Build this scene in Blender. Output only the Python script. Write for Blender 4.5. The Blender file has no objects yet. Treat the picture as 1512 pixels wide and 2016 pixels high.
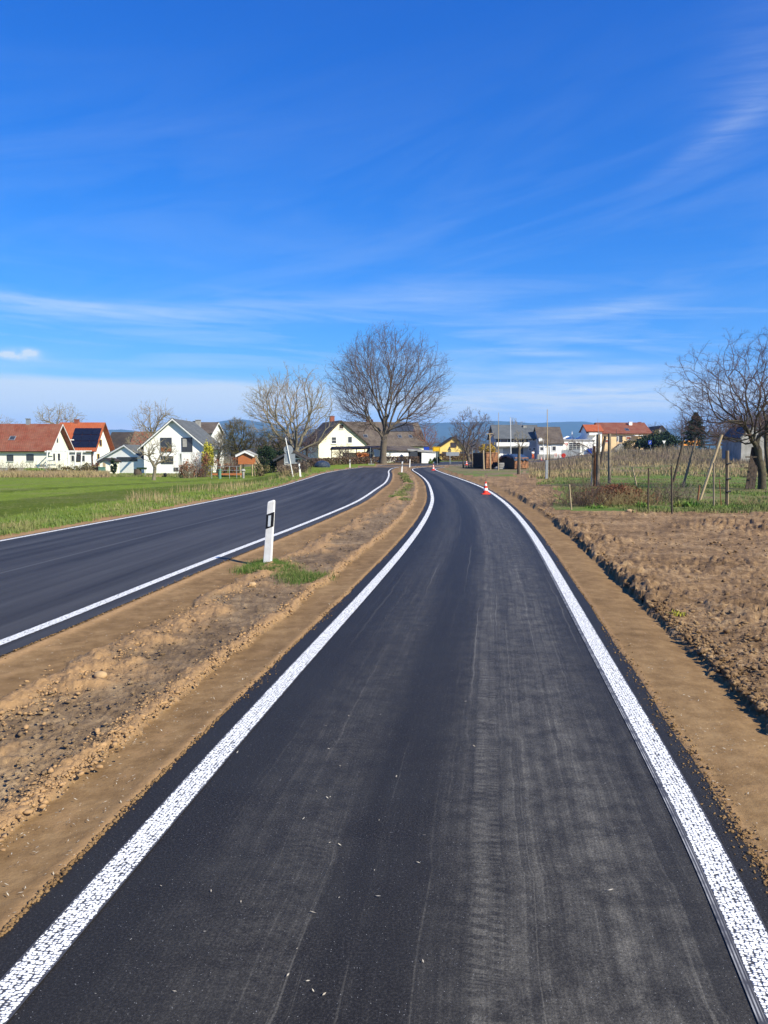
import bpy, math, random
import numpy as np
from mathutils import Vector
R = math.radians
rng = np.random.default_rng(7)
random.seed(7)
scene = bpy.context.scene
COL = scene.collection
F, H0, CX, CY, HOR = 1500.0, 1.65, 756.0, 1008.0, 895.0
TH = math.atan((CY - HOR) / F)
ST, CT = math.sin(TH), math.cos(TH)

# ------------------------------------------------------------------ tagging
def tag(o, label=None, cat=None, group=None, kind=None):
    if label: o['label'] = label
    if cat: o['category'] = cat
    if group: o['group'] = group
    if kind: o['kind'] = kind
    return o
def origin(o):
    v = np.zeros(3)
    while o is not None:
        v = v + np.array(o.location); o = o.parent
    return v
def mesh_obj(name, V, Fc, mat=None, parent=None, smooth=False):
    me = bpy.data.meshes.new(name)
    V = np.asarray(V, dtype=np.float64).reshape(-1, 3)
    if parent is not None:
        V = V - origin(parent)
    if isinstance(Fc, np.ndarray):
        n, k = Fc.shape
        me.vertices.add(len(V)); me.vertices.foreach_set('co', V.astype(np.float32).ravel())
        me.loops.add(n * k); me.loops.foreach_set('vertex_index', Fc.astype(np.int32).ravel())
        me.polygons.add(n)
        me.polygons.foreach_set('loop_start', np.arange(0, n * k, k, dtype=np.int32))
        me.polygons.foreach_set('loop_total', np.full(n, k, dtype=np.int32))
        me.update(calc_edges=True)
    else:
        me.from_pydata([tuple(v) for v in V], [], Fc)
        me.update()
    if smooth:
        me.polygons.foreach_set('use_smooth', np.ones(len(me.polygons), dtype=bool))
    if mat: me.materials.append(mat)
    o = bpy.data.objects.new(name, me); COL.objects.link(o)
    if parent is not None: o.parent = parent
    return o
def empty(name, loc, label, cat, group=None):
    o = bpy.data.objects.new(name, None); COL.objects.link(o)
    o.location = loc; o.empty_display_size = .3
    return tag(o, label, cat, group)
def copy_tree(o, dx, label=None, scale=None, rotz=None):
    c = o.copy(); COL.objects.link(c)
    c.location = dx
    if scale: c.scale = (scale,) * 3
    if rotz is not None: c.rotation_euler[2] = rotz
    if label: c['label'] = label
    for ch in [q for q in bpy.data.objects if q.parent is o]:
        d = ch.copy(); COL.objects.link(d); d.parent = c
        for g in [q for q in bpy.data.objects if q.parent is ch]:
            e = g.copy(); COL.objects.link(e); e.parent = d
    return c
class MB:
    """collects shapes, links them as ONE mesh"""
    def __init__(s): s.V = []; s.F = []
    def poly(s, pts, faces):
        b = len(s.V); s.V += [tuple(p) for p in pts]; s.F += [tuple(i + b for i in f) for f in faces]
    def box(s, O, U, V, W):
        O, U, V, W = map(np.array, (O, U, V, W))
        P = [O, O+U, O+U+V, O+V, O+W, O+U+W, O+U+V+W, O+V+W]
        s.poly(P, [(0,3,2,1),(4,5,6,7),(0,1,5,4),(1,2,6,5),(2,3,7,6),(3,0,4,7)])
    def cbox(s, c, sx, sy, sz, a=0):
        U = np.array([math.cos(a), math.sin(a), 0]); V = np.array([-math.sin(a), math.cos(a), 0])
        s.box(np.array(c) - U*sx/2 - V*sy/2, U*sx, V*sy, np.array([0, 0, sz]))
    def tube(s, a, b, r0, r1=None, n=8):
        a = np.array(a, float); b = np.array(b, float); r1 = r0 if r1 is None else r1
        d = b - a; d = d / max(np.linalg.norm(d), 1e-9)
        h = np.array([0, 0, 1.]) if abs(d[2]) < .9 else np.array([1., 0, 0])
        p = np.cross(d, h); p /= np.linalg.norm(p); q = np.cross(d, p)
        P = []
        for c, r in ((a, r0), (b, r1)):
            for k in range(n):
                t = 2*math.pi*k/n; P.append(c + r*(math.cos(t)*p + math.sin(t)*q))
        Fc = [(k, (k+1) % n, n+(k+1) % n, n+k) for k in range(n)] + [tuple(range(n-1, -1, -1)), tuple(range(n, 2*n))]
        s.poly(P, Fc)
    def lathe(s, c, prof, n=20):
        P = []; 
        for (r, z) in prof:
            for k in range(n):
                t = 2*math.pi*k/n; P.append((c[0]+r*math.cos(t), c[1]+r*math.sin(t), c[2]+z))
        Fc = []
        for i in range(len(prof)-1):
            for k in range(n):
                Fc.append((i*n+k, i*n+(k+1) % n, (i+1)*n+(k+1) % n, (i+1)*n+k))
        Fc += [tuple(range(n-1, -1, -1)), tuple(range((len(prof)-1)*n, len(prof)*n))]
        s.poly(P, Fc)
    def prism(s, pts, ext):
        """closed outline pts (list of 3d) extruded by vector ext"""
        pts = [np.array(p, float) for p in pts]; n = len(pts); ext = np.array(ext, float)
        s.poly(pts + [p+ext for p in pts], [tuple(range(n-1, -1, -1)), tuple(range(n, 2*n))] + [(k, (k+1) % n, n+(k+1) % n, n+k) for k in range(n)])
    def build(s, name, mat, parent=None, smooth=False):
        return mesh_obj(name, s.V, s.F, mat, parent, smooth)

# ------------------------------------------------------------------ materials
def newmat(name):
    m = bpy.data.materials.new(name); m.use_nodes = True
    nt = m.node_tree; b = nt.nodes['Principled BSDF']
    return m, nt, b
class NT:
    def __init__(s, nt): s.nt = nt; s.n = nt.nodes; s.l = nt.links
    def node(s, t, **kw):
        n = s.n.new(t)
        for k, v in kw.items(): setattr(n, k, v)
        return n
    def link(s, a, b): s.l.new(a, b)
    def set(s, inp, v):
        if hasattr(v, 'is_output') or isinstance(v, bpy.types.NodeSocket): s.l.new(v, inp)
        else: inp.default_value = v
    def math(s, op, a, b=0.0, c=0.0, clamp=False):
        n = s.n.new('ShaderNodeMath'); n.operation = op; n.use_clamp = clamp
        s.set(n.inputs[0], a); s.set(n.inputs[1], b); s.set(n.inputs[2], c)
        return n.outputs[0]
    def noise(s, scale, detail=4, rough=.55, vec=None, dist=0):
        n = s.n.new('ShaderNodeTexNoise'); n.inputs['Scale'].default_value = scale
        n.inputs['Detail'].default_value = detail; n.inputs['Roughness'].default_value = rough
        n.inputs['Distortion'].default_value = dist
        if vec is not None: s.l.new(vec, n.inputs['Vector'])
        return n.outputs['Fac']
    def voro(s, scale, vec=None, feat='F1', out='Distance'):
        n = s.n.new('ShaderNodeTexVoronoi'); n.feature = feat; n.inputs['Scale'].default_value = scale
        if vec is not None: s.l.new(vec, n.inputs['Vector'])
        return n.outputs[out]
    def ramp(s, fac, stops):
        n = s.n.new('ShaderNodeValToRGB'); e = n.color_ramp.elements
        while len(e) < len(stops): e.new(.5)
        for i, (p, c) in enumerate(stops):
            e[i].position = p; e[i].color = (c if hasattr(c, '__len__') else (c, c, c)) + ((1,) if not hasattr(c, '__len__') or len(c) == 3 else ())  if hasattr(c, '__len__') else (c, c, c, 1)
        s.l.new(fac, n.inputs[0]); return n.outputs[0]
    def mix(s, fac, a, b, mode='MIX'):
        n = s.n.new('ShaderNodeMix'); n.data_type = 'RGBA'; n.blend_type = mode
        s.set(n.inputs[0], fac)
        for i, v in ((6, a), (7, b)):
            if isinstance(v, tuple): n.inputs[i].default_value = v + (1,) if len(v) == 3 else v
            else: s.l.new(v, n.inputs[i])
        return n.outputs[2]
    def coord(s, out='Object', scale=None):
        c = s.n.new('ShaderNodeTexCoord').outputs[out]
        if scale is None: return c
        m = s.n.new('ShaderNodeMapping'); m.inputs['Scale'].default_value = scale; s.l.new(c, m.inputs[0])
        return m.outputs[0]
    def attr(s, name):
        a = s.n.new('ShaderNodeAttribute'); a.attribute_name = name; return a.outputs['Fac']
    def bump(s, h, strength, dist, b):
        n = s.n.new('ShaderNodeBump'); n.inputs['Strength'].default_value = strength; n.inputs['Distance'].default_value = dist
        s.l.new(h, n.inputs['Height']); s.l.new(n.outputs[0], b.inputs['Normal'])
def simple(name, c1, c2=None, scale=3., rough=.8, bump=0, bscale=None, spec=None, metal=0, sc=None, contrast=(.35, .65)):
    m, nt, b = newmat(name); t = NT(nt)
    b.inputs['Roughness'].default_value = rough; b.inputs['Metallic'].default_value = metal
    b.inputs['Specular IOR Level'].default_value = .3 if spec is None else spec
    vec = t.coord('Object', sc)
    if c2 is None: c2 = tuple(x*.82 for x in c1)
    f = t.noise(scale, 5, .6, vec)
    t.link(t.ramp(f, [(contrast[0], c1), (contrast[1], c2)]), b.inputs['Base Color'])
    if bump: t.bump(t.noise(bscale or scale*4, 4, .6, vec), .6, bump, b)
    return m

M = {}
M['white'] = simple('white_plaster', (.85,.845,.82), (.79,.78,.75), .6, .9)
M['cream'] = simple('cream_plaster', (.84,.79,.62), (.77,.71,.53), .6, .9)
M['warmwhite'] = simple('warm_white_plaster', (.85,.82,.70), (.79,.76,.65), .5, .9)
M['yellow'] = simple('yellow_plaster', (.80,.60,.20), (.72,.52,.16), .5, .9)
M['peach'] = simple('peach_plaster', (.75,.53,.30), (.66,.46,.26), .4, .9)
M['greyplaster'] = simple('grey_plaster', (.42,.44,.47), (.37,.39,.42), .4, .9)
M['concrete'] = simple('weathered_concrete', (.36,.35,.33), (.22,.215,.2), 1.2, .9)
M['splitwood'] = simple('split_firewood', (.36,.17,.08), (.09,.045,.025), 1.6, .8, .02, 8, contrast=(.40, .60))
M['darkwood'] = simple('dark_stained_wood', (.06,.04,.03), (.035,.025,.02), 4, .8, sc=(1,1,6))
M['orange_tarp'] = simple('orange_tarp', (.85,.32,.03), None, 2, .6)
M['oakwood'] = simple('brown_wood_boards', (.22,.09,.035), (.13,.05,.02), 3, .75, sc=(5,5,.6))
M['orangewood'] = simple('orange_stained_wood', (.42,.15,.05), (.32,.10,.035), 3, .7, sc=(.6,.6,6))
M['palewood'] = simple('pale_weathered_wood', (.46,.36,.22), (.32,.24,.15), 4, .85, .004, sc=(6,6,1))
M['greywood'] = simple('grey_weathered_wood', (.26,.21,.15), (.15,.12,.085), 5, .9, .004, sc=(6,6,1))
M['rotten_and_shaded_wood'] = simple('dark_weathered_and_shaded_wood', (.10,.075,.055), (.05,.04,.03), 5, .9, .004, sc=(6,6,1))
M['glass'] = simple('dark_window_glass', (.03,.035,.045), (.05,.055,.065), .4, .12, spec=.6)
M['whiteframe'] = simple('white_window_frame', (.75,.75,.74), None, 3, .5)
M['brownframe'] = simple('brown_window_frame', (.10,.05,.03), None, 3, .5)
M['galv'] = simple('galvanised_grey_metal', (.36,.38,.40), (.28,.30,.32), 8, .5, metal=.5)
M['darkmetal'] = simple('dark_grey_metal', (.05,.055,.065), None, 8, .5)
M['white_plastic'] = simple('white_plastic', (.78,.78,.77), (.66,.65,.62), 9, .45)
M['black_plastic'] = simple('black_plastic', (.012,.012,.016), None, 9, .4)
M['reflector'] = simple('reflector', (.62,.66,.70), (.5,.55,.6), 60, .25, spec=.8)
M['red'] = simple('signal_red', (.75,.05,.025), (.65,.04,.02), 6, .5)
M['orange'] = simple('signal_orange', (.80,.16,.02), (.70,.12,.02), 6, .6)
M['tarpblue'] = simple('dark_blue_tarp', (.012,.022,.045), (.05,.065,.09), 3, .35, .05, 3)
M['solar'] = simple('solar_glass', (.008,.010,.022), (.012,.014,.03), 2, .18, spec=.3)
M['brick'] = simple('red_brick', (.28,.09,.05), (.2,.06,.04), 8, .9)
M['signyellow'] = simple('yellow_sign_face', (.75,.45,.01), None, 4, .4)
M['signblue'] = simple('blue_sign_face', (.015,.05,.35), None, 4, .4)
M['greenplastic'] = simple('green_box_paint', (.10,.22,.17), None, 4, .6)
M['stone'] = simple('tan_stone', (.42,.28,.15), (.30,.2,.11), 8, .9, .01, 30)

def tiles(name, c1, c2, c3, course=.34):
    m, nt, b = newmat(name); t = NT(nt)
    vec = t.coord('UV')
    br = t.node('ShaderNodeTexBrick'); br.inputs['Scale'].default_value = 1
    br.inputs['Brick Width'].default_value = .3; br.inputs['Row Height'].default_value = course
    br.inputs['Mortar Size'].default_value = .03; br.inputs['Mortar'].default_value = tuple(x*.35 for x in c1) + (1,)
    br.inputs['Color1'].default_value = c1 + (1,); br.inputs['Color2'].default_value = c2 + (1,)
    t.link(vec, br.inputs['Vector'])
    n = t.noise(.45, 6, .7, vec)
    c = t.mix(t.ramp(n, [(.42, 0.), (.72, .75)]), br.outputs['Color'], c3)
    t.link(c, b.inputs['Base Color']); b.inputs['Roughness'].default_value = .85
    b.inputs['Specular IOR Level'].default_value = .2
    t.bump(br.outputs['Fac'], .5, -.03, b)
    return m
M['tile_red'] = tiles('old_red_roof_tiles', (.25,.075,.045), (.19,.06,.035), (.24,.12,.08))
M['tile_orange'] = tiles('orange_red_roof_tiles', (.46,.11,.04), (.38,.085,.03), (.36,.12,.06))
M['tile_brown'] = tiles('brown_roof_tiles', (.12,.095,.08), (.085,.065,.055), (.17,.14,.11))
M['tile_dark'] = tiles('dark_roof_tiles', (.055,.045,.04), (.04,.034,.032), (.085,.065,.05))
M['tile_grey'] = tiles('grey_roof_tiles', (.12,.13,.14), (.10,.11,.12), (.14,.15,.16))

# ------------------------------------------------------------------ noise + terrain
def hash2(ix, iy, s):
    h = (ix.astype(np.int64)*374761393 + iy.astype(np.int64)*668265263 + s*982451653) & 0x7fffffff
    h = ((h ^ (h >> 13))*1274126177) & 0x7fffffff
    return ((h ^ (h >> 16)) & 0xffff) / 65535.
def vnoise(x, y, s=0):
    ix = np.floor(x); iy = np.floor(y); fx = x-ix; fy = y-iy
    fx = fx*fx*(3-2*fx); fy = fy*fy*(3-2*fy)
    ix = ix.astype(np.int64); iy = iy.astype(np.int64)
    a = hash2(ix, iy, s); b = hash2(ix+1, iy, s); c = hash2(ix, iy+1, s); d = hash2(ix+1, iy+1, s)
    return (a*(1-fx)+b*fx)*(1-fy) + (c*(1-fx)+d*fx)*fy
def fbm(x, y, o=4, s=0, g=.5):
    r = 0; a = 1; t = 0
    for k in range(o):
        r = r + a*vnoise(x*2**k + 17.3*k, y*2**k - 9.1*k, s+k); t += a; a *= g
    return r/t
def sm(a, b, v):
    t = np.clip((v-a)/(b-a), 0, 1); return t*t*(3-2*t)
def T(x, y):
    x = np.asarray(x, float); y = np.asarray(y, float)
    u = x/np.maximum(y, 1.)
    wl = sm(-.09, -.2, u)*sm(25, 85, y)
    z = .45*sm(100, 135, y)*(1-sm(-.09, -.2, u)) - .9*wl
    z = z + sm(.19, .32, u)*2.1*sm(45, 150, y)
    return z
def ray(px, py):
    vx = (px-CX)/F; vu = (CY-py)/F
    return np.array([vx, CT + vu*ST, -ST + vu*CT])
def P(px, py, D):
    d = ray(px, py); t = D/d[1]
    return np.array([d[0]*t, D, H0 + d[2]*t])
def Z(py, D): return float(P(CX, py, D)[2])
def X(px, py, D): return float(P(px, py, D)[0])
_Ds = np.concatenate([np.arange(1.2, 40, .05), np.geomspace(40, 600, 4000)])
def G(px, py):
    d = ray(px, py); t = _Ds/d[1]
    f = H0 + d[2]*t - T(d[0]*t, _Ds)
    i = int(np.argmax(f < 0)) if (f < 0).any() else len(_Ds)-1
    if i > 0:
        w = f[i-1]/(f[i-1]-f[i]+1e-12); D = _Ds[i-1]*(1-w) + _Ds[i]*w
    else: D = _Ds[0]
    tt = D/d[1]
    return np.array([d[0]*tt, D, float(T(d[0]*tt, D))])
def GD(px, D):
    """ground point under image column px at depth D"""
    x = (px-CX)/F*D/CT
    return np.array([x, D, float(T(x, D))])

# ------------------------------------------------------------------ lines of the roads
def catmull(Pt, step):
    Pt = np.array(Pt); out = []
    n = len(Pt)
    for i in range(n-1):
        p0 = Pt[max(i-1, 0)]; p1 = Pt[i]; p2 = Pt[i+1]; p3 = Pt[min(i+2, n-1)]
        d1 = max(np.linalg.norm(p2-p1), 1e-6)
        d0 = max(np.linalg.norm(p1-p0), 1e-6)**.5; d2 = max(np.linalg.norm(p3-p2), 1e-6)**.5; dm = d1**.5
        m1 = ((p1-p0)/d0 - (p2-p0)/(d0+dm) + (p2-p1)/dm)*dm if i > 0 else (p2-p1)
        m2 = ((p2-p1)/dm - (p3-p1)/(dm+d2) + (p3-p2)/d2)*dm if i < n-2 else (p2-p1)
        k = max(int(d1/step(p1[1])), 1)
        for t in np.arange(k)/k:
            out.append((2*t**3-3*t*t+1)*p1 + (t**3-2*t*t+t)*m1 + (-2*t**3+3*t*t)*p2 + (t**3-t*t)*m2)
    out.append(Pt[-1]); return np.array(out)
def line(pix, back, nfit, out):
    W = [G(*p)[:2] for p in pix]
    q = np.array(W[:nfit]); s = np.log(q[:, 1]+2); c = np.polyfit(s, q[:, 0], min(4, nfit-2), w=1/q[:, 1]); q[:, 0] = np.polyval(c, s)
    W = [v for v in q] + W[nfit:]
    e = W[-1]; W += [e+np.array(out)*k for k in (12., 30., 60.)]
    d = W[1]-W[0]; d = d/np.linalg.norm(d)
    pre = [W[0]-d*k for k in back]
    C = catmull(pre + W, lambda y: .12 if y < 12 else (.3 if y < 40 else .6))
    for it in range(3):
        C[1:-1] = .25*C[:-2] + .5*C[1:-1] + .25*C[2:]
    return C
LA = line([(0,1065),(105.8,1045.7),(201,1028),(300,1009.8),(432,984),(538,961.4),(604,942.3),(644,930.5),(700,921.7),(740,917.4),(783.6,913.6),(827,911),(885,909),(926,908),(960,907.4)], [20, 8], 7, (.9, .75))
LB = line([(0,1266.5),(105.8,1224),(211.6,1183),(317.5,1142),(414,1099.5),(517,1064),(591,1034),(700,988.6),(739,964),(757.5,951.1),(764,940.9),(765.9,933.6),(764.9,928.6),(768.4,924.2),(775,921.6),(791,919.3),(812.7,917.8),(849,916.2),(900,914.6),(945,913.4)], [14, 6], 8, (.9, .75))
LC = line([(125.7,1838),(231.5,1709),(330.7,1600),(400,1523),(485,1430.5),(570,1331),(650,1245),(719,1162.7),(778,1100),(801,1075.8),(825,1044),(842,1012),(850,985.8),(848.7,966),(842,950),(833,940),(821.5,931.5),(814,927),(812,924.5),(814,922.8),(821.5,921.3),(841.8,919.7),(863.7,918.2),(900,916.8),(940,915.9)], [8, 3], 13, (.9, .7))
LD = line([(1503,1905),(1434,1743),(1365,1605),(1299,1500),(1260,1432),(1196.7,1300),(1164.6,1249.5),(1127.5,1186),(1098,1136),(1069,1088),(1042.9,1044.5),(1013.8,1008.8),(987,983.7),(950,960),(904,942),(876,932.5),(862,927),(857,924.3),(859,922.5),(868,921),(885,919.6),(912,918.3),(940,917.6)], [8, 3], 13, (.9, .7))
def normals(C):
    t = np.gradient(C, axis=0); t /= np.linalg.norm(t, axis=1)[:, None]+1e-9
    return np.stack([t[:, 1], -t[:, 0]], 1)          # to the right of the direction of travel
def arclen(C): return np.concatenate([[0], np.cumsum(np.linalg.norm(np.diff(C, axis=0), axis=1))])
def offset(C, d): return C + normals(C)*d
def sdist_row(xs, y, C, reach=9.):
    """signed distance (+ = right) of the points (xs, y) to polyline C"""
    A = C[:-1]; B = C[1:]
    lo = np.minimum(A[:, 1], B[:, 1]); hi = np.maximum(A[:, 1], B[:, 1])
    k = (hi > y-reach) & (lo < y+reach)
    if not k.any(): return np.full(len(xs), 99.)
    A = A[k]; B = B[k]; D = B-A; L2 = (D**2).sum(1)+1e-12
    px = xs[:, None]-A[None, :, 0]; py = y-A[None, :, 1]
    t = np.clip((px*D[:, 0]+py*D[:, 1])/L2, 0, 1)
    qx = px-t*D[:, 0]; qy = py-t*D[:, 1]
    d2 = qx*qx+qy*qy; i = d2.argmin(1); r = np.arange(len(xs))
    cr = D[i, 0]*py[0, i] - D[i, 1]*px[r, i] if py.shape[0] == 1 else D[i, 0]*py[r, i] - D[i, 1]*px[r, i]
    return np.sqrt(d2[r, i])*np.where(cr < 0, 1., -1.)
def strip(name, C0, C1, mat, dz, ncol, label=None, uv0=0.0):
    """surface between two polylines, laid on the terrain"""
    d = ((C0[:, None, :]-C1[None, :, :])**2).sum(2)
    j = np.maximum.accumulate(d.argmin(1))
    E = C1[j]; s = arclen(C0); V = []; uv = []
    w = np.linalg.norm(E-C0, axis=1)
    for c in range(ncol+1):
        f = c/ncol; Q = C0*(1-f)+E*f
        V.append(np.column_stack([Q, T(Q[:, 0], Q[:, 1])+dz])); uv.append(np.column_stack([w*f+uv0, s]))
    V = np.array(V); uv = np.array(uv); n = len(C0)
    idx = np.arange((ncol+1)*n).reshape(ncol+1, n)
    Fc = np.stack([idx[:-1, :-1], idx[1:, :-1], idx[1:, 1:], idx[:-1, 1:]], -1).reshape(-1, 4)
    o = mesh_obj(name, V.reshape(-1, 3), Fc, mat)
    L = o.data.uv_layers.new(name='UVMap'); L.data.foreach_set('uv', uv.reshape(-1, 2)[Fc.ravel()].astype(np.float32).ravel())
    return tag(o, label, kind='structure')
# ------------------------------------------------------------------ ground materials
def mat_path():
    m, nt, b = newmat('new_asphalt_dusty'); t = NT(nt)
    uv = t.coord('UV'); sep = t.node('ShaderNodeSeparateXYZ'); t.link(uv, sep.inputs[0]); a = sep.outputs[0]; v = sep.outputs[1]
    obj = t.coord('Object')
    grain = t.noise(105, 4, .8, obj)
    base = t.ramp(grain, [(.32, (.0062,.0055,.0052)), (.52, (.0185,.0166,.0155)), (.70, (.064,.058,.054))])
    base = t.mix(t.ramp(t.noise(1.3, 3, .6, obj), [(.35, 0.), (.65, .5)]), base, (.026,.025,.024))
    # dust bands along the path, streaked lengthwise
    ms = t.node('ShaderNodeMapping'); ms.inputs['Scale'].default_value = (9, .22, 1); t.link(uv, ms.inputs[0])
    streak = t.noise(1.6, 6, .7, ms.outputs[0])
    mb = t.node('ShaderNodeMapping'); mb.inputs['Scale'].default_value = (.8, .35, 1); t.link(uv, mb.inputs[0])
    wob = t.math('MULTIPLY', t.math('SUBTRACT', t.noise(.5, 2, .5, mb.outputs[0]), .5), .35)
    an = t.math('DIVIDE', t.math('ADD', a, wob), 2.9)
    band = t.ramp(an, [(.0, .02), (.16, .04), (.24, .36), (.335, .42), (.39, .06), (.48, .12), (.55, .80), (.72, 1.15), (.80, .60), (.87, .16), (1., .05)])
    ms3 = t.node('ShaderNodeMapping'); ms3.inputs['Scale'].default_value = (34, .13, 1); t.link(uv, ms3.inputs[0])
    fine = t.ramp(t.noise(1.3, 5, .75, ms3.outputs[0]), [(.36, .48), (.60, 1.)])
    dust = t.math('MULTIPLY', t.math('MULTIPLY', band, t.ramp(streak, [(.3, .30), (.7, 1.)])), fine)
    thin = t.math('MULTIPLY', t.ramp(t.noise(1.3, 5, .75, ms3.outputs[0]), [(.58, 0.), (.68, .30)]), t.ramp(t.math('DIVIDE', a, 2.9), [(.10, 0.), (.2, 1.), (.85, 1.), (.95, 0.)]))
    dust = t.math('ADD', dust, thin)
    blot = t.ramp(t.noise(6, 7, .82, obj), [(.40, .30), (.62, 1.2)])
    dust = t.math('MULTIPLY', dust, blot)
    # tread prints: cleats across a narrow column, chevrons across another
    def column(lo, hi):
        return t.math('MULTIPLY', t.ramp(t.math('MULTIPLY', t.math('ADD', a, t.math('MULTIPLY', wob, .5)), .35), [(lo*.35, 0.), (lo*.35+.004, 1.), (hi*.35, 1.), (hi*.35+.004, 0.)]), 1.)
    wv = t.math('ADD', v, t.math('MULTIPLY', t.noise(14, 3, .6, obj), .022))
    cleat = t.math('GREATER_THAN', t.math('SINE', t.math('MULTIPLY', wv, 150.)), -.25)
    tr1 = t.math('MULTIPLY', column(1.59, 1.645), cleat)
    tr2 = t.math('MULTIPLY', column(1.66, 1.705), t.math('GREATER_THAN', t.math('SINE', t.math('MULTIPLY', wv, 190.)), 0.))
    chev = t.math('SINE', t.math('ADD', t.math('MULTIPLY', v, 120.), t.math('MULTIPLY', t.math('SINE', t.math('MULTIPLY', a, 40.)), 1.6)))
    tr3 = t.math('MULTIPLY', column(.78, .98), t.math('MULTIPLY', t.math('ADD', chev, 1.), .3))
    pres = t.ramp(t.noise(2.2, 5, .8, obj), [(.40, .12), (.60, 1.)])
    tread = t.math('MULTIPLY', t.math('ADD', t.math('MULTIPLY', t.math('ADD', tr1, tr2), .62), t.math('MULTIPLY', tr3, .30)), pres)
    dust = t.math('ADD', dust, t.math('MULTIPLY', tread, t.ramp(t.noise(60, 3, .7, obj), [(.3, .3), (.7, 1.)])), clamp=True)
    # thin scuffs
    ms2 = t.node('ShaderNodeMapping'); ms2.inputs['Scale'].default_value = (26, .10, 1); t.link(uv, ms2.inputs[0])
    sc = t.ramp(t.noise(1.0, 2, .5, ms2.outputs[0]), [(.66, 0.), (.70, .45)])
    dust = t.math('ADD', dust, t.math('MULTIPLY', sc, t.ramp(an, [(.1, 0.), (.25, 1.), (.8, 1.), (.95, 0.)])), clamp=True)
    c = t.mix(dust, base, t.ramp(grain, [(.3, (.046,.041,.033)), (.7, (.215,.20,.17))]))
    # bright grit
    vd = t.voro(95, obj); sp = t.math('LESS_THAN', vd, .14)
    keep = t.math('GREATER_THAN', t.noise(75, 1, .5, obj), .60)
    c = t.mix(t.math('MULTIPLY', sp, keep), c, (.27, .27, .27))
    t.link(c, b.inputs['Base Color'])
    t.link(t.ramp(grain, [(.3, .62), (.7, .5)]), b.inputs['Roughness'])
    b.inputs['Specular IOR Level'].default_value = .16
    t.bump(t.noise(160, 3, .7, obj), .7, .004, b)
    return m
def mat_road():
    m, nt, b = newmat('main_road_asphalt'); t = NT(nt)
    uv = t.coord('UV'); sep = t.node('ShaderNodeSeparateXYZ'); t.link(uv, sep.inputs[0]); a = sep.outputs[0]
    obj = t.coord('Object')
    grain = t.noise(120, 3, .7, obj)
    base = t.ramp(grain, [(.3, (.0115,.0105,.010)), (.7, (.046,.041,.039))])
    ms = t.node('ShaderNodeMapping'); ms.inputs['Scale'].default_value = (2.2, .06, 1); t.link(uv, ms.inputs[0])
    streak = t.ramp(t.noise(1.2, 6, .7, ms.outputs[0]), [(.38, 0.), (.68, .75)])
    c = t.mix(streak, base, (.078,.075,.074))
    seam = t.ramp(t.math('DIVIDE', a, 6.), [(.418, 0.), (.421, .55), (.424, .55), (.427, 0.)])
    c = t.mix(seam, c, (.16,.16,.16))
    t.link(c, b.inputs['Base Color']); b.inputs['Roughness'].default_value = .6
    b.inputs['Specular IOR Level'].default_value = .16
    t.bump(grain, .6, .004, b)
    return m
def mat_marking(ghost):
    """thermoplastic agglomerate line: rows of white blobs with the asphalt showing between"""
    m, nt, b = newmat('white_structured_marking'); t = NT(nt)
    uv = t.coord('UV'); sep = t.node('ShaderNodeSeparateXYZ'); t.link(uv, sep.inputs[0]); a = sep.outputs[0]; v = sep.outputs[1]
    mp = t.node('ShaderNodeMapping'); mp.inputs['Scale'].default_value = (62, 92, 1); t.link(uv, mp.inputs[0])
    vo = t.node('ShaderNodeTexVoronoi'); vo.feature = 'F1'; vo.inputs['Randomness'].default_value = .5
    vo.inputs['Scale'].default_value = 1; t.link(mp.outputs[0], vo.inputs['Vector'])
    gap = t.ramp(vo.outputs['Distance'], [(.47, 1.), (.66, 0.)])
    ragged = t.math('ADD', a, t.math('MULTIPLY', t.math('SUBTRACT', t.noise(60, 2, .5, t.coord('Object')), .5), .02))
    inside = t.math('MULTIPLY', t.math('GREATER_THAN', ragged, .030 if ghost else .008), t.math('LESS_THAN', ragged, .150 if ghost else .126))
    f = t.math('MULTIPLY', gap, inside)
    if ghost:   # thin drag lines along the inner edge
        dl = t.math('GREATER_THAN', t.math('SINE', t.math('MULTIPLY', a, 560.)), .2)
        dl = t.math('MULTIPLY', dl, t.math('LESS_THAN', a, .024))
        dl = t.math('MULTIPLY', dl, t.ramp(t.noise(9, 3, .6, t.coord('Object')), [(.35, .0), (.6, .35)]))
        f = t.math('MAXIMUM', f, dl)
    c = t.mix(f, (.055,.053,.055), (.90,.895,.87))
    t.link(c, b.inputs['Base Color']); b.inputs['Roughness'].default_value = .55
    t.bump(f, .8, .004, b)
    return m
def mat_earth(name, dark, mid, light, scale, bump, rough=.95, tan=None):
    m, nt, b = newmat(name); t = NT(nt); obj = t.coord('Object')
    n = t.math('ADD', t.math('MULTIPLY', t.noise(scale, 8, .68, obj), .6), t.math('MULTIPLY', t.noise(scale*.12, 4, .6, obj), .4))
    c = t.ramp(n, [(.36, dark), (.5, mid), (.64, light)])
    if tan:
        tm = t.attr('tan')
        tt = t.ramp(t.noise(26, 5, .7, obj), [(.3, tuple(x*.75 for x in tan)), (.7, tuple(x*1.15 for x in tan))])
        c = t.mix(tm, c, tt)
    chips = t.math('MULTIPLY', t.math('LESS_THAN', t.voro(34, obj), .10), t.math('GREATER_THAN', t.noise(9, 2, .5, obj), .55))
    c = t.mix(t.math('MULTIPLY', chips, .8), c, (.55,.42,.27))
    t.link(c, b.inputs['Base Color']); b.inputs['Roughness'].default_value = rough
    b.inputs['Specular IOR Level'].default_value = .15
    t.bump(t.noise(scale*3.2, 6, .72, obj), .8, bump, b)
    return m
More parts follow.
